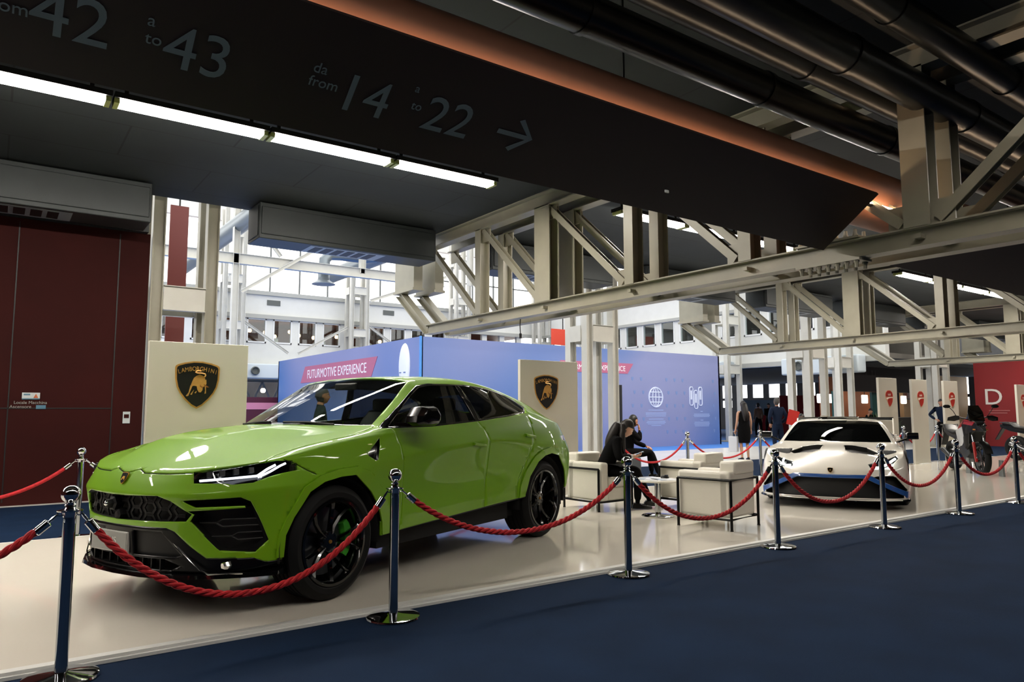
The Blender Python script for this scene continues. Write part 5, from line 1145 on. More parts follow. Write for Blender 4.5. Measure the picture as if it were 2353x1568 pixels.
def head(parent, c, yaw, pitch, skin, hair, style='short', s=1.):
    """head with brow, eyes, nose, lips, ears; hair is a child"""
    h = bpy.data.objects.new('head', None); C.objects.link(h); h.parent = parent; h.location = c; h.rotation_euler = (0, pitch, yaw); h.scale = (s, s, s); h.empty_display_size = .1
    b = MB(); rs = []; n = 24; m_ = 18
    for i in range(1, m_):
        a = -PI/2+PI*i/m_; z = math.sin(a)*.118; r_ = math.cos(a); ring = []
        for k in range(n):
            u = 2*PI*k/n; x = math.cos(u)*r_*.093; y = math.sin(u)*r_*.074
            if z < 0: t = -z/.118; y *= 1-.28*t; x = x*(1-.12*t)+(.018*t if x > 0 else .012*t)
            if x > 0:
                fr = math.cos(u)**4
                x += .008*fr*math.exp(-((z-.030)/.016)**2)-.007*fr*math.exp(-((z-.010)/.014)**2)*(1 if abs(y) > .015 else 0)
                x += .020*math.exp(-(y/.012)**2)*math.exp(-((z+.022)/.020)**2)+.006*math.exp(-(y/.02)**2)*math.exp(-((z+.055)/.012)**2)+.008*math.exp(-(y/.022)**2)*math.exp(-((z+.095)/.018)**2)
            ring.append((x, y, z))
        rs.append(ring)
    b.rings(rs); b.ball((-.004, .074, -.005), (.018, .009, .03), 8).ball((-.004, -.074, -.005), (.018, .009, .03), 8); b.build('face', skin, h, smooth=60)
    for sy in (1, -1):
        MB().ball((.077, sy*.030, .008), (.010, .013, .008), 8).build('eye', eye_w, h, smooth=180); MB().ball((.085, sy*.030, .008), (.004, .006, .006), 6).build('iris', eye_d, h, smooth=180)
        MB().tube([(.089, sy*.015, .026), (.088, sy*.032, .030), (.078, sy*.048, .025)], .0035, 5).build('eyebrow', hair, h)
    MB().ball((.090, 0, -.058), (.008, .022, .006), 8).build('lips', lip, h, smooth=180)
    b = MB(); rs = []
    for i in range(0, 15):
        a = -.9+(PI/2+.85)*i/14; z = math.sin(a)*.128+.006; r_ = math.cos(a); ring = []
        for k in range(n):
            u = 2*PI*k/n; x = math.cos(u)*r_*.101-.006; y = math.sin(u)*r_*.083
            lim = .040 if style != 'bald' else .06
            if math.cos(u) > .25 and z < lim: x = x*.72-.01; y *= .9
            elif z < -.03: x *= .9; y *= .86
            ring.append((x, y, z))
        rs.append(ring)
    b.rings(rs); b.build('hair', hair, h, smooth=60)
    return h
def arms(P, a):
    out = []
    for sd, key in ((1, 'L'), (-1, 'R')):
        sh, el, wr = P['sh'+key], P['el'+key], P['wr'+key]
        out.append((sd, sh, el, wr))
    return out
def person(label, loc, rz, P, hair, skin, top, bottom, style='short', scale=1., group=None, dress=False, sleeves=True, legs_bare=False, det=2, hyaw=0, hpitch=0):
    t = thing('person', label, 'person', loc, rz, group); t.scale = (scale,)*3
    v = lambda k: tuple(P[k]); pel, bel, che, nec = v('pel'), v('bel'), v('che'), v('nec'); hd = Vector(P['head'])
    q = 1. if dress else .80; ql = 1. if legs_bare else .80
    ch = [[(pel, .105*ql), (bel, .100*q), (che, .112*q), (nec, .056), (tuple((Vector(nec)+(hd-Vector(nec))*.55)), .048)]]
    for sd, K in ((1, 'L'), (-1, 'R')):
        sh, el, wr = v('sh'+K), v('el'+K), v('wr'+K); hp, kn, an, to = v('hp'+K), v('kn'+K), v('an'+K), v('to'+K)
        mid = tuple((Vector(sh)+Vector(el))/2); midf = tuple((Vector(el)+(Vector(wr)-Vector(el))*.35))
        ch.append([(che, .112*q), (sh, .052*q), (mid, .044*q), (el, .037*q), (midf, .036*q), (wr, .024)])
        dd = (Vector(wr)-Vector(el)).normalized() if 'hd'+K not in P else Vector(P['hd'+K]); ch += hand_chains(wr, dd, P.get('up'+K, (0, 0, 1)), 1, P.get('curl', .5), sd if P.get('upz') is None else -sd)
        mt = tuple((Vector(hp)+Vector(kn))/2); mc = tuple(Vector(kn)+(Vector(an)-Vector(kn))*.35)
        ch.append([(pel, .105*ql), (hp, .085*ql), (mt, .072*ql), (kn, .050*ql), (mc, .052*ql), (an, .034), (tuple(Vector(an)+Vector((0, 0, -.05))), .034), (to, .026)])
    bo = skinned('body', ch, skin, t, det)
    if not dress:
        bo.data.materials.append(top); bo.data.materials.append(bottom)
        segs = [(Vector(pel), Vector(bel), 1), (Vector(bel), Vector(che), 1), (Vector(che), Vector(nec), 1), (Vector(nec), hd, 0)]
        for K in ('L', 'R'):
            a_ = [Vector(P[k+K]) for k in ('sh', 'el', 'wr', 'hp', 'kn', 'an')]; w9 = a_[1].lerp(a_[2], .92); hv = a_[2]+(a_[2]-a_[1]).normalized()*.15
            segs += [(Vector(che), a_[0], 1), (a_[0], a_[1], 1), (a_[1], w9, 1), (w9, hv, 0), (Vector(pel), a_[3], 2), (a_[3], a_[4], 2), (a_[4], a_[5]+Vector((0, 0, -.05)), 2)]
        for pl_ in bo.data.polygons:
            c_ = pl_.center; best = (9, 0)
            for a1, a2, mi in segs:
                d_ = a2-a1; u_ = max(0, min(1, (c_-a1).dot(d_)/d_.length_squared)); best = min(best, ((c_-a1-d_*u_).length, mi))
            pl_.material_index = best[1]
    head(t, tuple(hd), hyaw, hpitch, skin, hair, style)
    if not dress:
        g = .016
        c2 = [[(tuple(Vector(pel)-(Vector(bel)-Vector(pel)).normalized()*.04), .128+g), (tuple(pel), .122+g), (bel, .108+g), (che, .118+g), (tuple(Vector(che)+(Vector(nec)-Vector(che))*.8), .062+g)]]
        for K in ('L', 'R'):
            sh, el, wr = v('sh'+K), v('el'+K), v('wr'+K); e = tuple(Vector(el)+(Vector(wr)-Vector(el))*.88); mid = tuple((Vector(sh)+Vector(el))/2)
            c2.append([(che, .118+g), (sh, .058+g), (mid, .048+g), (el, .040+g)]+([(e, .030+g)] if sleeves else []))
        skinned('jacket', c2, top, t, det)
    if not legs_bare:
        c3 = [[(bel, .106), (tuple(Vector(pel)+(Vector(bel)-Vector(pel))*.35), .116), (pel, .118)]]
        for K in ('L', 'R'):
            hp, kn, an = v('hp'+K), v('kn'+K), v('an'+K); mt = tuple((Vector(hp)+Vector(kn))/2); mc = tuple(Vector(kn)+(Vector(an)-Vector(kn))*.5)
            c3.append([(pel, .118), (hp, .118), (mt, .100), (kn, .070), (mc, .060), (an, .050)])
        skinned('trousers', c3, bottom, t, det)
    for K in ('L', 'R'):
        an, to = Vector(P['an'+K]), Vector(P['to'+K]); d = (to-an); d.z = 0; d.normalize(); z0 = to.z-.03
        s_ = Vector((0, 0, 1)).cross(d); rs = []
        for q, w_, h_ in ((-.07, .026, .05), (-.05, .034, .075), (0, .038, .085), (.06, .040, .062), (.13, .045, .042), (.17, .036, .034), (.19, .018, .022)):
            c = an+d*q; c.z = z0; rs.append([tuple(c+s_*w_), tuple(c+s_*w_*.8+Vector((0, 0, h_*.8))), tuple(c+Vector((0, 0, h_))), tuple(c-s_*w_*.8+Vector((0, 0, h_*.8))), tuple(c-s_*w_)])
        MB().rings(rs).build('shoe', shoe_m, t, smooth=50)
    return t
def stand(h=1.75, lean=0, arm='down', step=.0):
    k = h/1.75; P = dict(pel=(0, 0, .96), bel=(.01, 0, 1.12), che=(0, 0, 1.33), nec=(.0, 0, 1.50), head=(.02, 0, 1.63),
      shL=(0, .17, 1.42), shR=(0, -.17, 1.42), elL=(-.03, .23, 1.14), elR=(-.03, -.23, 1.14), wrL=(.05, .24, .90), wrR=(.05, -.24, .90),
      hpL=(0, .09, .90), hpR=(0, -.09, .90), knL=(.02+step, .10, .50), knR=(.02-step, -.10, .50), anL=(-.03+step*1.4, .10, .09), anR=(-.03-step*1.6, -.10, .09), toL=(.10+step*1.4, .12, .03), toR=(.10-step*1.6, -.12, .03))
    if arm == 'front': P.update(elL=(.02, .24, 1.15), elR=(.02, -.24, 1.15), wrL=(.22, .10, 1.10), wrR=(.22, -.10, 1.10))
    if arm == 'hip': P.update(elL=(-.10, .36, 1.20), elR=(-.10, -.36, 1.20), wrL=(.04, .19, 1.03), wrR=(.04, -.19, 1.03), hdL=(.6, -.8, -.2), hdR=(.6, .8, -.2))
    if arm == 'clasp': P.update(elL=(-.06, .27, 1.16), elR=(-.06, -.27, 1.16), wrL=(.12, .17, .98), wrR=(.12, -.17, .98))
    return P
# seated woman with a phone
P = dict(pel=(0, 0, .52), bel=(.05, 0, .66), che=(.13, 0, .84), nec=(.22, 0, .98), head=(.305, 0, 1.075), shL=(.14, .15, .90), shR=(.14, -.15, .90), elL=(.16, .20, .68), elR=(.16, -.20, .68), wrL=(.37, .07, .695), wrR=(.37, -.07, .695),
         hpL=(.04, .09, .50), hpR=(.04, -.09, .50), knL=(.44, .08, .50), knR=(.44, -.08, .51), anL=(.62, .10, .12), anR=(.43, -.07, .10), toL=(.75, .11, .05), toR=(.56, -.08, .04), hdL=(.9, -.35, .05), hdR=(.9, .35, .05), upL=(-.1, .2, -1), upR=(-.1, -.2, -1), curl=.75)
W1 = person('person seated in the armchair, black jacket, long dark hair, looking at a phone', (6.80, 7.32, .03), math.radians(-34), P, hair_d, skin_l, blackc, blackc, hpitch=.62)
hp = []
for sy in (1, -1):
    skinned('hair_lock', [[((.24, sy*.035, 1.15), .05), ((.245, sy*.070, 1.07), .042), ((.23, sy*.085, .98), .045), ((.235, sy*.085, .88), .042), ((.25, sy*.08, .78), .028), ((.25, sy*.078, .73), .012)]], hair_d, W1)
skinned('hair_lock', [[((.22, 0, 1.16), .06), ((.17, 0, 1.09), .075), ((.13, 0, 1.0), .085), ((.07, 0, .90), .07), ((.035, 0, .80), .03)]], hair_d, W1)
for sy in (1, -1): MB().tube([(.335, sy*.088, .695), (.362, sy*.075, .695)], .034, 12).build('shirt_cuff', mat('cuff_white', 'd9d9d6', .6), W1)
o = MB().cbox((0, 0, 0), (.14, .07, .009)).build('phone', blackg, bevel=.003); tag(o, 'dark phone held in the hands of the seated woman', 'phone'); M = W1.matrix_basis.copy()
o.location = Matrix.Translation((6.80, 7.32, .03)) @ Matrix.Rotation(math.radians(-34), 4, 'Z') @ Vector((.475, 0, .735)); o.rotation_euler = (0, -.35, math.radians(-34)); MB().cbox((0, 0, .0055), (.125, .06, .001)).build('screen', mat('phone_screen', '9fb2c4', .2, emit=.6), o)
# seated man, chin on hand
P = dict(pel=(0, 0, .53), bel=(.02, 0, .68), che=(.06, 0, .88), nec=(.10, 0, 1.03), head=(.13, 0, 1.14), shL=(.06, .18, .95), shR=(.06, -.18, .95), elL=(.20, .20, .70), elR=(.24, -.16, .76), wrL=(.40, .05, .62), wrR=(.24, -.05, .96), hdR=(-.1, .25, 1), upR=(1, 0, .2),
         hpL=(.04, .10, .50), hpR=(.04, -.10, .50), knL=(.46, .12, .50), knR=(.46, -.14, .52), anL=(.50, .12, .10), anR=(.60, -.15, .10), toL=(.63, .13, .03), toR=(.74, -.17, .03), curl=.9)
SEATED = P
person('person in black sitting behind the back row rope, chin resting on one hand', (10.50, 10.62, 0), math.radians(-38), P, hair_k, skin_m, blackc, blackc, hyaw=.5)
t = thing('stool', 'low grey cube stool under the person in black', 'stool', (10.50, 10.62, 0), math.radians(-38)); MB().box(-.24, .24, -.24, .24, .03, .42).build('stool_body', mat('stool_grey', '565a5c', .6), t, bevel=.02); MB().box(-.22, .22, -.22, .22, 0, .03).build('stool_plinth', rubberb, t)
# standing woman in a black dress
P = stand(); P.update(elL=(-.02, .22, 1.13), elR=(-.02, -.22, 1.13))
W2 = person('person standing with back turned in a sleeveless black dress, long brown hair', (17.0, 12.64, 0), math.radians(62), P, hair_d, skin_l, blackc, blackc, dress=True, legs_bare=True, scale=.925)
MB().rings([[(cx+math.cos(a)*rx, math.sin(a)*ry, z) for a in [2*PI*k/24 for k in range(24)]] for z, rx, ry, cx in ((.50, .135, .17, .01), (.70, .15, .195, 0), (.92, .15, .195, 0), (1.05, .13, .165, 0), (1.12, .125, .155, 0), (1.28, .14, .175, 0), (1.40, .12, .165, 0), (1.45, .08, .13, 0))]).build('dress', blackc, W2, smooth=60)
skinned('long_hair', [[((-.02, 0, 1.72), .085), ((-.06, 0, 1.60), .105), ((-.10, 0, 1.42), .12), ((-.125, 0, 1.25), .10), ((-.12, 0, 1.12), .045)]], hair_d, W2)
t = thing('shopping_bag', 'pale grey bag hanging beside the woman in the black dress', 'bag', (16.82, 12.86, .22)); MB().rings([[(-.05, -.14, z), (.05, -.14, z), (.05, .14, z), (-.05, .14, z)] for z in (0, .2, .42)]).build('bag_body', mat('bag_pale', 'c8cad0', .6), t, bevel=.015); MB().tube([(0, -.08, .42), (0, -.04, .55), (0, .04, .55), (0, .08, .42)], .006, 5).build('bag_handle', mat('bag_pale'), t)
P = stand(arm='clasp'); M1 = person('person with back turned in a navy suit beside the woman in the dress', (18.9, 12.87, 0), math.radians(60), P, hair_g, skin_m, navyc, navyc, scale=.985)
o = MB().box(-.02, .02, -.16, .16, -.22, .22).build('folder', mat('red_folder', 'c8281e', .5)); o.location = (19.12, 12.50, 1.14); o.rotation_euler = (.25, 0, math.radians(62)); tag(o, 'red folder under the arm of the person in the navy suit', 'folder'); MB().box(.02, .024, -.10, .10, -.04, .10).build('folder_label', mat('red_folder'), o)
# man behind the green car
P = stand(arm='clasp'); P['head'] = (.03, 0, 1.63)
M2 = person('person with grey hair in a dark striped jumper seen through the green car windscreen', (3.72, 9.75, 0), math.radians(-20), P, hair_g, skin_m, mat('dark_green_knit', '10201f', .85), navyc, scale=.955)
for z in (1.10, 1.22): MB().rings([[(math.cos(a)*.145, math.sin(a)*.155, z+dz) for a in [2*PI*k/24 for k in range(24)]] for dz in (0, .012)], cap=False).build('knit_stripe', mat('pale_stripe', 'a8b0b2', .7), M2)
# figures farther off
far = [((37.0, 27.6), 110, 'down', hair_d, mat('light_blue_shirt', '8aa0b8', .7), navyc, 'person in pale blue walking far off, left of the woman in the dress', .05), ((32.3, 23.1), 70, 'down', hair_k, mat('brown_jacket', '5a4334', .7), blackc, 'person in a brown jacket far behind the woman in the black dress', .08),
       ((33.6, 23.4), -110, 'front', hair_k, blackc, blackc, 'person in black far off, left of the navy suit', .06), ((18.2, 11.6), 200, 'sit', hair_d, mat('brown_jacket', '5a4334'), navyc, 'person in brown whose head shows just above the white car roof', 0),
       ((29.2, 15.5), 190, 'sit', hair_k, blackc, blackc, 'person in black at the food counter, left of the first white panel', 0), ((27.2, 11.95), 215, 'hip', hair_d, navyc, blackc, 'person in dark clothes, hands on hips, behind the third cream board', 0),
       ((30.4, 12.2), 240, 'clasp', hair_d, mat('bright_blue_shirt', '2a5fb4', .7), navyc, 'person in a bright blue shirt behind the red motorcycle', 0), ((32.6, 14.0), 200, 'down', hair_k, mat('cream_shirt', 'c8b89a', .7), blackc, 'person in a cream shirt before the lit counter by the red wall', 0),
       ((18.3, 5.62), 160, 'down', hair_d, blackc, blackc, 'person in black cut off by the right edge of the photo', 0)]
for (x, y), rz, arm, hr, tp, bt, lb, st in far:
    z = .03 if 4.6 < y < 8.9 else 0
    if arm == 'sit':
        dz = .17 if y > 15 else 0; q = thing('stool', 'dark stool under the ' + ('person in black at the food counter' if dz else 'person in brown behind the white car'), 'stool', (x, y, 0), math.radians(rz)); MB().lathe([(.0001, .36+dz), (.17, .36+dz), (.18, .40+dz), (.0001, .41+dz)], seg=20).build('stool_seat', blackp, q); MB().lathe([(.16, 0), (.16, .015), (.025, .03), (.025, .36+dz)], seg=16).build('stool_pedestal', blackp, q)
        person(lb, (x, y, dz), math.radians(rz), SEATED, hr, skin_m, tp, bt, det=1)
    else: person(lb, (x, y, z), math.radians(rz), stand(arm=arm, step=st), hr, skin_m, tp, bt, det=1, scale=.88 if 'blue shirt behind' in lb else 1.0 if z == 0 else 1.04)

# ---------------------------------------------------------------- motorcycles
mred = mat('motorcycle_red', '8e0c0c', .4, 0, .3); mgrey = mat('motorcycle_grey_panel', 'b9bcbf', .3, .1, .5); mblk = mat('motorcycle_black', '070808', .4, spec=.3); mmet = mat('engine_alloy', '4c4e50', .4, .8); gol = mat('fork_gold', '8d8f90', .25, .9)
def bike(label, loc, rz):
    T = thing('motorcycle', label, 'motorcycle', loc, rz, 'motorcycles on the stage')
    def ring_wheel(nm, x, r, w, rim):
        h = bpy.data.objects.new(nm, None); C.objects.link(h); h.parent = T; h.location = (x, 0, r); h.empty_display_size = .1
        MB().lathe([(r-w*.62, -w*.42), (r-w*.35, -w*.5), (r-.02, -w*.40), (r-.004, -w*.2), (r, 0), (r-.004, w*.2), (r-.02, w*.40), (r-w*.35, w*.5), (r-w*.62, w*.42)], ax=1, seg=48, cap=False).build('tyre', tyre_m, h, smooth=60)
        b = MB(); b.lathe([(r-w*.6, -w*.40), (rim, -w*.3), (rim-.012, 0), (rim, w*.3), (r-w*.6, w*.40)], ax=1, seg=40, cap=False); b.lathe([(.03, -.06), (.03, .06)], ax=1, seg=16)
        for k in range(10):
            a = 2*PI*k/10; a2 = a+.16*(1 if k % 2 else -1); b.bar((math.cos(a)*.03, 0, math.sin(a)*.03), (math.cos(a2)*rim, 0, math.sin(a2)*rim), .018, .014, up=(0, 1, 0))
        b.build('rim', mmet, h)
        for sy in (1, -1) if x > 1 else (1,): MB().lathe([(.09, sy*.07), (.155, sy*.07), (.155, sy*.075), (.09, sy*.075)], ax=1, seg=30, cap=False).build('brake_disc', disc_m, h)
        return h
    ring_wheel('rear_wheel', 0, .325, .19, .215); ring_wheel('front_wheel', 1.52, .33, .125, .24)
    for sy in (.10, -.10):
        MB().tube([(1.52, sy, .33), (1.40, sy, .66), (1.22, sy, 1.08)], [.028, .027, .024], 12).build('fork_leg', gol, T)
        MB().bar((1.53, sy*1.15, .26), (1.42, sy*1.15, .66), .045, .06, up=(1, 0, 0)).build('fork_guard', mred, T, bevel=.008)
    b = MB(); b.grid([[(1.52+math.cos(a)*.362, y, .33+math.sin(a)*.362-abs(y)*.25) for y in (-.075, -.04, 0, .04, .075)] for a in [.35+PI*.55*k/10 for k in range(11)]]); b.build('front_mudguard', mblk, T)
    MB().bar((0, .11, .325), (.52, .09, .42), .03, .06).bar((0, -.11, .325), (.52, -.09, .42), .03, .06).build('swingarm', mmet, T, bevel=.008)
    MB().rings([[(x, y*w_, z) for y, z in ((-.13, zb), (.13, zb), (.15, (zb+zt)/2), (.12, zt), (-.12, zt), (-.15, (zb+zt)/2))] for x, zb, zt, w_ in ((.46, .34, .70, .8), (.62, .22, .76, 1.1), (.85, .22, .78, 1.15), (1.02, .30, .72, .9), (1.10, .42, .62, .6))]).build('engine', mmet, T, bevel=.015)
    for k in range(7): pass
    MB().tube([(1.0, -.08, .40), (.95, -.12, .20), (.6, -.13, .17), (.35, -.15, .22)], .025, 10).tube([(.42, -.16, .24), (-.05, -.20, .44)], [.04, .055], 14).build('exhaust', disc_m, T)
    MB().rings([[(x, y*w_, z+zc) for y, z in ((-.12, -.04), (-.15, .03), (-.09, .12), (0, .14), (.09, .12), (.15, .03), (.12, -.04))] for x, zc, w_ in ((.52, .86, .55), (.70, .90, .95), (.92, .98, 1.2), (1.08, 1.02, 1.15), (1.18, 1.0, .9))]).build('fuel_tank', mred, T, smooth=40, bevel=.01)
    MB().rings([[(x, y*w_, z) for y, z in ((-.13, zc-.07), (-.15, zc), (-.08, zc+.03), (.08, zc+.03), (.15, zc), (.13, zc-.07))] for x, zc, w_ in ((-.32, .98, .7), (-.05, .95, .95), (.05, .88, .95), (.35, .84, .9), (.56, .87, .6))]).build('seat', mblk, T, bevel=.015)
    MB().rings([[(x, y*w_, z) for y, z in ((-.10, zb), (.10, zb), (.10, zt), (-.10, zt))] for x, zb, zt, w_ in ((-.42, .86, .95, .5), (-.1, .76, .90, .9), (.3, .70, .82, 1.0), (.5, .62, .84, .9))]).build('tail_fairing', mblk, T, bevel=.01)
    MB().tube([(-.36, .12, .99), (-.10, .14, 1.0), (-.05, .12, .92)], .012, 8).tube([(-.36, -.12, .99), (-.10, -.14, 1.0), (-.05, -.12, .92)], .012, 8).tube([(-.36, .12, .99), (-.36, -.12, .99)], .012, 8).build('grab_rail', disc_m, T)
    MB().rings([[(-.30, y, .88), (-.56, y, .52), (-.575, y, .53), (-.32, y, .92)] for y in (-.06, .06)]).build('number_plate_hanger', mblk, T)
    for s in (1, -1):
        MB().rings([[(x, s*(y+o_), z) for x, z in pts] for pts, o_ in (([(.62, .88), (1.05, 1.0), (1.12, .84), (.98, .62), (.80, .48), (.74, .62)], 0), ([(.66, .86), (1.02, .97), (1.09, .84), (.96, .64), (.81, .53), (.77, .63)], .02)) for y in (.15,)]).build('side_panel', mgrey, T, smooth=40)
        MB().rings([[(x, s*y, z) for x, y, z in ((1.00, .17, 1.02), (1.20, .20, 1.10), (1.50, .10, 1.06), (1.62, .03, .93), (1.38, .15, .86), (1.14, .19, .78))], [(x, s*y, z) for x, y, z in ((1.0, .14, 1.01), (1.20, .17, 1.08), (1.48, .07, 1.04), (1.60, .0, .92), (1.36, .12, .86), (1.14, .16, .79))]]).build('front_fairing', mblk, T, smooth=40)
        MB().rings([[(x, s*y, z) for x, y, z in ((1.02, .175, 1.03), (1.20, .205, 1.115), (1.50, .105, 1.075), (1.44, .135, 1.0), (1.2, .208, 1.03))], [(x, s*y, z) for x, y, z in ((1.02, .16, 1.03), (1.20, .19, 1.11), (1.50, .09, 1.07), (1.44, .12, 1.0), (1.2, .19, 1.03))]]).build('fairing_stripe', mred, T)
        MB().rings([[(x, s*y, z) for x, y, z in ((1.08, .16, .80), (1.36, .155, .87), (1.30, .15, .62), (1.12, .14, .48), (1.0, .14, .60))], [(x, s*y, z) for x, y, z in ((1.08, .13, .80), (1.35, .125, .86), (1.29, .12, .63), (1.12, .11, .50), (1.0, .11, .60))]]).build('lower_fairing', mblk, T)
        MB().tube([(1.20, s*.08, 1.12), (1.12, s*.26, 1.17), (1.04, s*.42, 1.14)], .013, 8).build('handlebar', mblk, T)
        MB().tube([(1.08, s*.34, 1.155), (1.035, s*.44, 1.14)], .019, 10).build('hand_grip', mblk, T)
        MB().rings([[(1.17, s*(.26+d), 1.20), (1.21, s*(.34+d), 1.21), (1.16, s*(.46+d), 1.17), (1.13, s*(.47+d), 1.10), (1.18, s*(.36+d), 1.09), (1.20, s*(.27+d), 1.12)] for d in (0, .015)]).build('hand_guard', mblk, T)
        MB().tube([(1.10, s*.28, 1.17), (1.14, s*.36, 1.30), (1.10, s*.42, 1.38)], .007, 6).build('mirror_stem', mblk, T)
        MB().ball((1.08, s*.46, 1.40), (.02, .075, .04), 14).build('mirror', mblk, T)
        MB().ball((1.58, s*.055, 1.0), (.03, .045, .025), 12).build('headlight', lampglass, T)
        MB().tube([(1.52, s*.10, .92), (1.50, s*.14, .92)], .015, 8).build('indicator', mat('indicator_amber', 'b5661c', .3), T)
    MB().rings([[(1.38, y*.9, 1.10+.0), (1.30, y*.9, 1.28), (1.22, y*.6, 1.42), (1.215, y*.6, 1.42), (1.29, y*.9, 1.27), (1.36, y*.9, 1.09)] for y in (-.16, -.08, 0, .08, .16)]).build('windshield', glass('smoked_screen', '3a3c40'), T)
    MB().rings([[(1.36, y, 1.06), (1.60, y*.5, .99), (1.74, y*.2, .90), (1.60, y*.6, .88), (1.36, y, .90)] for y in (-.12, 0, .12)]).build('beak', mblk, T, bevel=.01)
    MB().rings([[(x, y*w_, z) for y, z in ((-.15, zb), (.15, zb), (.17, (zb+zt)/2), (.14, zt), (-.14, zt), (-.17, (zb+zt)/2))] for x, zb, zt, w_ in ((.98, .52, .95, .9), (1.12, .50, 1.02, 1.05), (1.26, .70, 1.10, 1.0), (1.40, .84, 1.10, .8), (1.50, .90, 1.06, .5))]).build('radiator_shroud', mblk, T, bevel=.02)
    MB().box(1.10, 1.20, -.09, .09, 1.14, 1.24).build('instrument_cluster', mblk, T, bevel=.01); MB().tube([(.45, .14, .36), (.35, .22, .03)], .012, 8).build('side_stand', mblk, T); MB().tube([(.62, .12, .36), (.62, .22, .36)], .012, 8).tube([(.62, -.12, .36), (.62, -.22, .36)], .012, 8).build('footpeg', mblk, T)
    MB().tube([(.1, .13, .33), (.42, .13, .40), (.45, .13, .33), (.05, .13, .24)], .008, 5).build('chain', mmet, T)
    return T
bike('black and red adventure motorcycle standing on the stage, fully in view', (17.69, 7.55, .03), math.radians(222))
bike('second black and red motorcycle, partly cut off by the right edge', (22.2, 7.9, .03), math.radians(252))
for i, (x, y) in enumerate(((16.93, 6.78), (16.38, 6.26))):
    o = MB().prism([(-.08, 0), (.08, 0), (.05, .32), (-.05, .32)], 0, -.02, .02).build('wheel_stand', mat('stand_grey', '6c7070', .5)); o.location = (x+(.14 if i else -.18)*.76, y-(.14 if i else -.18)*.65, .03); o.rotation_euler = (0, 0, math.radians(320)); tag(o, 'grey wedge stand %s of the red motorcycle front wheel' % ('left' if not i else 'right'), 'stand')

# ---------------------------------------------------------------- far right: red wall, food stall, plants
o = struct(MB().box(31.0, 31.2, 2.5, 12.35, 0, 3.3).build('wall_red', red))
text_obj('wall_letter', 'D', .86, mat('letter_white', 'e6e2dc', .5), o, facing((30.985, 11.72, 1.58), (0, -1, 0), (0, 0, 1)), .004, 1.05)
[MB().box(30.985, 31.0, 11.2+q, 11.9, 1.33-q, 1.36-q).build('caption_line', mat('caption_pink', 'b06a6a', .5), o) for q in (0, .09)]
S_ = thing('food_stall', 'dark fronted food stall with orange wall behind the white car', 'stall', (27.8, 16, 0))
MB().box(0, 8.5, 0, .3, 2.15, 3.2).build('fascia', mat('dark_fascia', '140d10', .6), S_); MB().box(2.6, 8.8, 2.4, 2.5, 0, 2.9).build('stall_wall', mat('orange_wall', 'b5663a', .6, var=.2, scale=.6), S_); MB().box(2.6, 8.5, .3, .9, 0, 1.05).build('counter', mat('counter_dark', '2a2422', .5), S_)
[MB().box(a, a+.5, .4, .5, 0, 2.15).build('teal_panel', mat('teal_paint', '0f4a48', .5), S_) for a in (.2, 3.2)]
text_obj('fascia_lettering', '2 1 Y 1', .3, mat('faint_lettering', '4a4346', .6), S_, facing((2.4, -.01, 2.85), (1, 0, 0), (0, 0, 1)), .002)
for i, x in enumerate((29.0, 29.85, 32.6, 34.4, 36.2)):
    o = MB().cbox((0, 0, 0), (.42, .1, .38)).build('menu_light', mat('white_lightbox', 'fff8e8', .4, emit=5), bevel=.03); o.location = (x, 17.6, 1.88); MB().box(-.01, .01, -.01, .01, .19, .4).build('light_hanger', rubberb, o); tag(o, 'square white light box glowing over the food counter, %s from the left' % ('first', 'second', 'third', 'fourth', 'fifth')[i], 'lamp', 'light boxes over the counter')
struct(MB().box(36.8, 44, 17.9, 18.1, 0, 3.2).build('wall_back', mat('lit_cream_wall', 'c9a57a', .6))); o = MB().box(36.9, 39.8, 17.75, 17.9, 1.95, 2.9).build('projection_screen', mat('pink_brown_print', '7a5148', .5, var=.5, scale=1)); tag(o, 'wide pinkish brown picture screen high on the far wall', 'screen'); MB().box(36.85, 39.85, 17.74, 17.76, 1.9, 1.95).build('screen_frame', rubberb, o)
leafm = mat('plant_green', '2c4a26', .6, var=.35, scale=9)
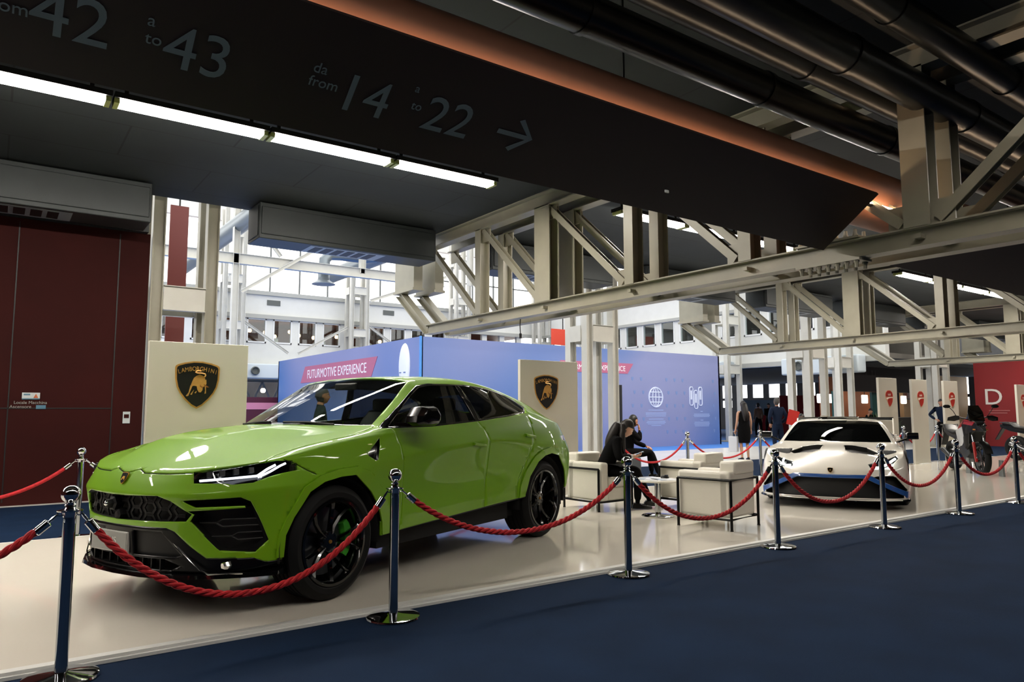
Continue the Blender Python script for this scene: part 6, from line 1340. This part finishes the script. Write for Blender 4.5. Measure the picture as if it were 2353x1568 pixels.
for i, (x, y) in enumerate(((26.9, 13.9), (28.1, 14.3), (29.0, 15.25))):
    t = thing('potted_plant', 'leafy green plant between the white panels, %s' % ('leftmost', 'middle one', 'rightmost')[i], 'plant', (x, y, 0)); MB().lathe([(.0001, 0), (.2, 0), (.26, .45), (.24, .45), (.0001, .42)], seg=20).build('pot', rubberb, t)
    b = MB(); rr = random.Random(i)
    for k in range(70):
        a = rr.uniform(0, 2*PI); e = rr.uniform(.75, 1.4); L = rr.uniform(.55, 1.0); d = Vector((math.cos(a)*math.cos(e), math.sin(a)*math.cos(e), math.sin(e))); s_ = d.cross(Vector((0, 0, 1))).normalized()*.045
        p = [Vector((0, 0, .42))+d*L*u-Vector((0, 0, .35*L*u*u*math.cos(e))) for u in (0, .35, .7, 1)]
        vs_ = [[p[0]-s_*.3, p[0]+s_*.3], [p[1]-s_, p[1]+s_], [p[2]-s_, p[2]+s_], [p[3]-s_*.1, p[3]+s_*.1]]; b.grid([[tuple(q) for q in r_] for r_ in vs_])
    b.build('foliage', leafm, t)
o = MB().prism([(-.22, 0), (.14, 0), (.22, .55), (.0, 1.0), (-.16, .9)], 0, -.03, .03).build('leaning_board', mat('pale_yellow_board', 'd8c86a', .5)); o.location = (26.6, 13.4, .85); o.rotation_euler = (0, .0, math.radians(30)); tag(o, 'pale yellow pointed board behind the first white panel', 'board'); MB().box(-.02, .02, -.05, .05, -.85, .02).build('board_stand', rubberb, o)
for i, (x, y, w_, c_) in enumerate(((38.5, 27.5, 1.6, 'a8202a'), (35.5, 24.0, 3.0, '8f2a2c'), (42.0, 31.5, 2.5, '6f8796'))):
    t = thing('exhibitor_backdrop', ('red exhibitor counter with a pale disc, far off right of the blue booth', 'red printed backdrop far behind the navy suit', 'grey blue backdrop far behind the pale blue shirt')[i], 'backdrop', (x, y, 0), math.radians(-35)); MB().box(0, w_, -.05, .05, 0, (1.1, 2.2, 2.1)[i]).build('panel_board', mat('panel_%s' % ('red', 'crimson', 'slate')[i], c_, .5), t)
    MB().lathe([(.0001, -.06), (.22, -.06), (.22, -.05), (.0001, -.05)], c=(w_/2, 0, (.6, 1.4, 1.5)[i]), ax=1, seg=24).build('printed_disc', mat('disc_white', 'd8d4d4', .5), t)
o = MB().box(0, 2.2, -.05, .05, 0, 2.0).build('poster_stand', mat('magenta_poster', '521629', .5)); o.location = (8.9, 33.4, 0); tag(o, 'magenta poster stand below the nozzle box, left of the blue booth', 'poster stand'); MB().box(.3, 1.9, -.06, -.05, 1.45, 1.75).build('poster_print', mat('poster_pink', 'd88aa0', .5), o)
MB().ball((1.1, -.1, 2.3), .12, 10).build('poster_lamp', mat('white_lightbox'), o)
# dangling cable below the nearest truss
o = MB().tube([(7.05, 9.57, 2.87), (7.04, 9.57, 2.75), (7.05, 9.57, 2.62)], .008, 6).build('hanging_cable', rubberb); tag(o, 'short black cable with plug dangling from the nearest truss', 'cable'); MB().tube([(7.05, 9.57, 2.62), (7.05, 9.57, 2.54)], .022, 8).build('plug', rubberb, o)
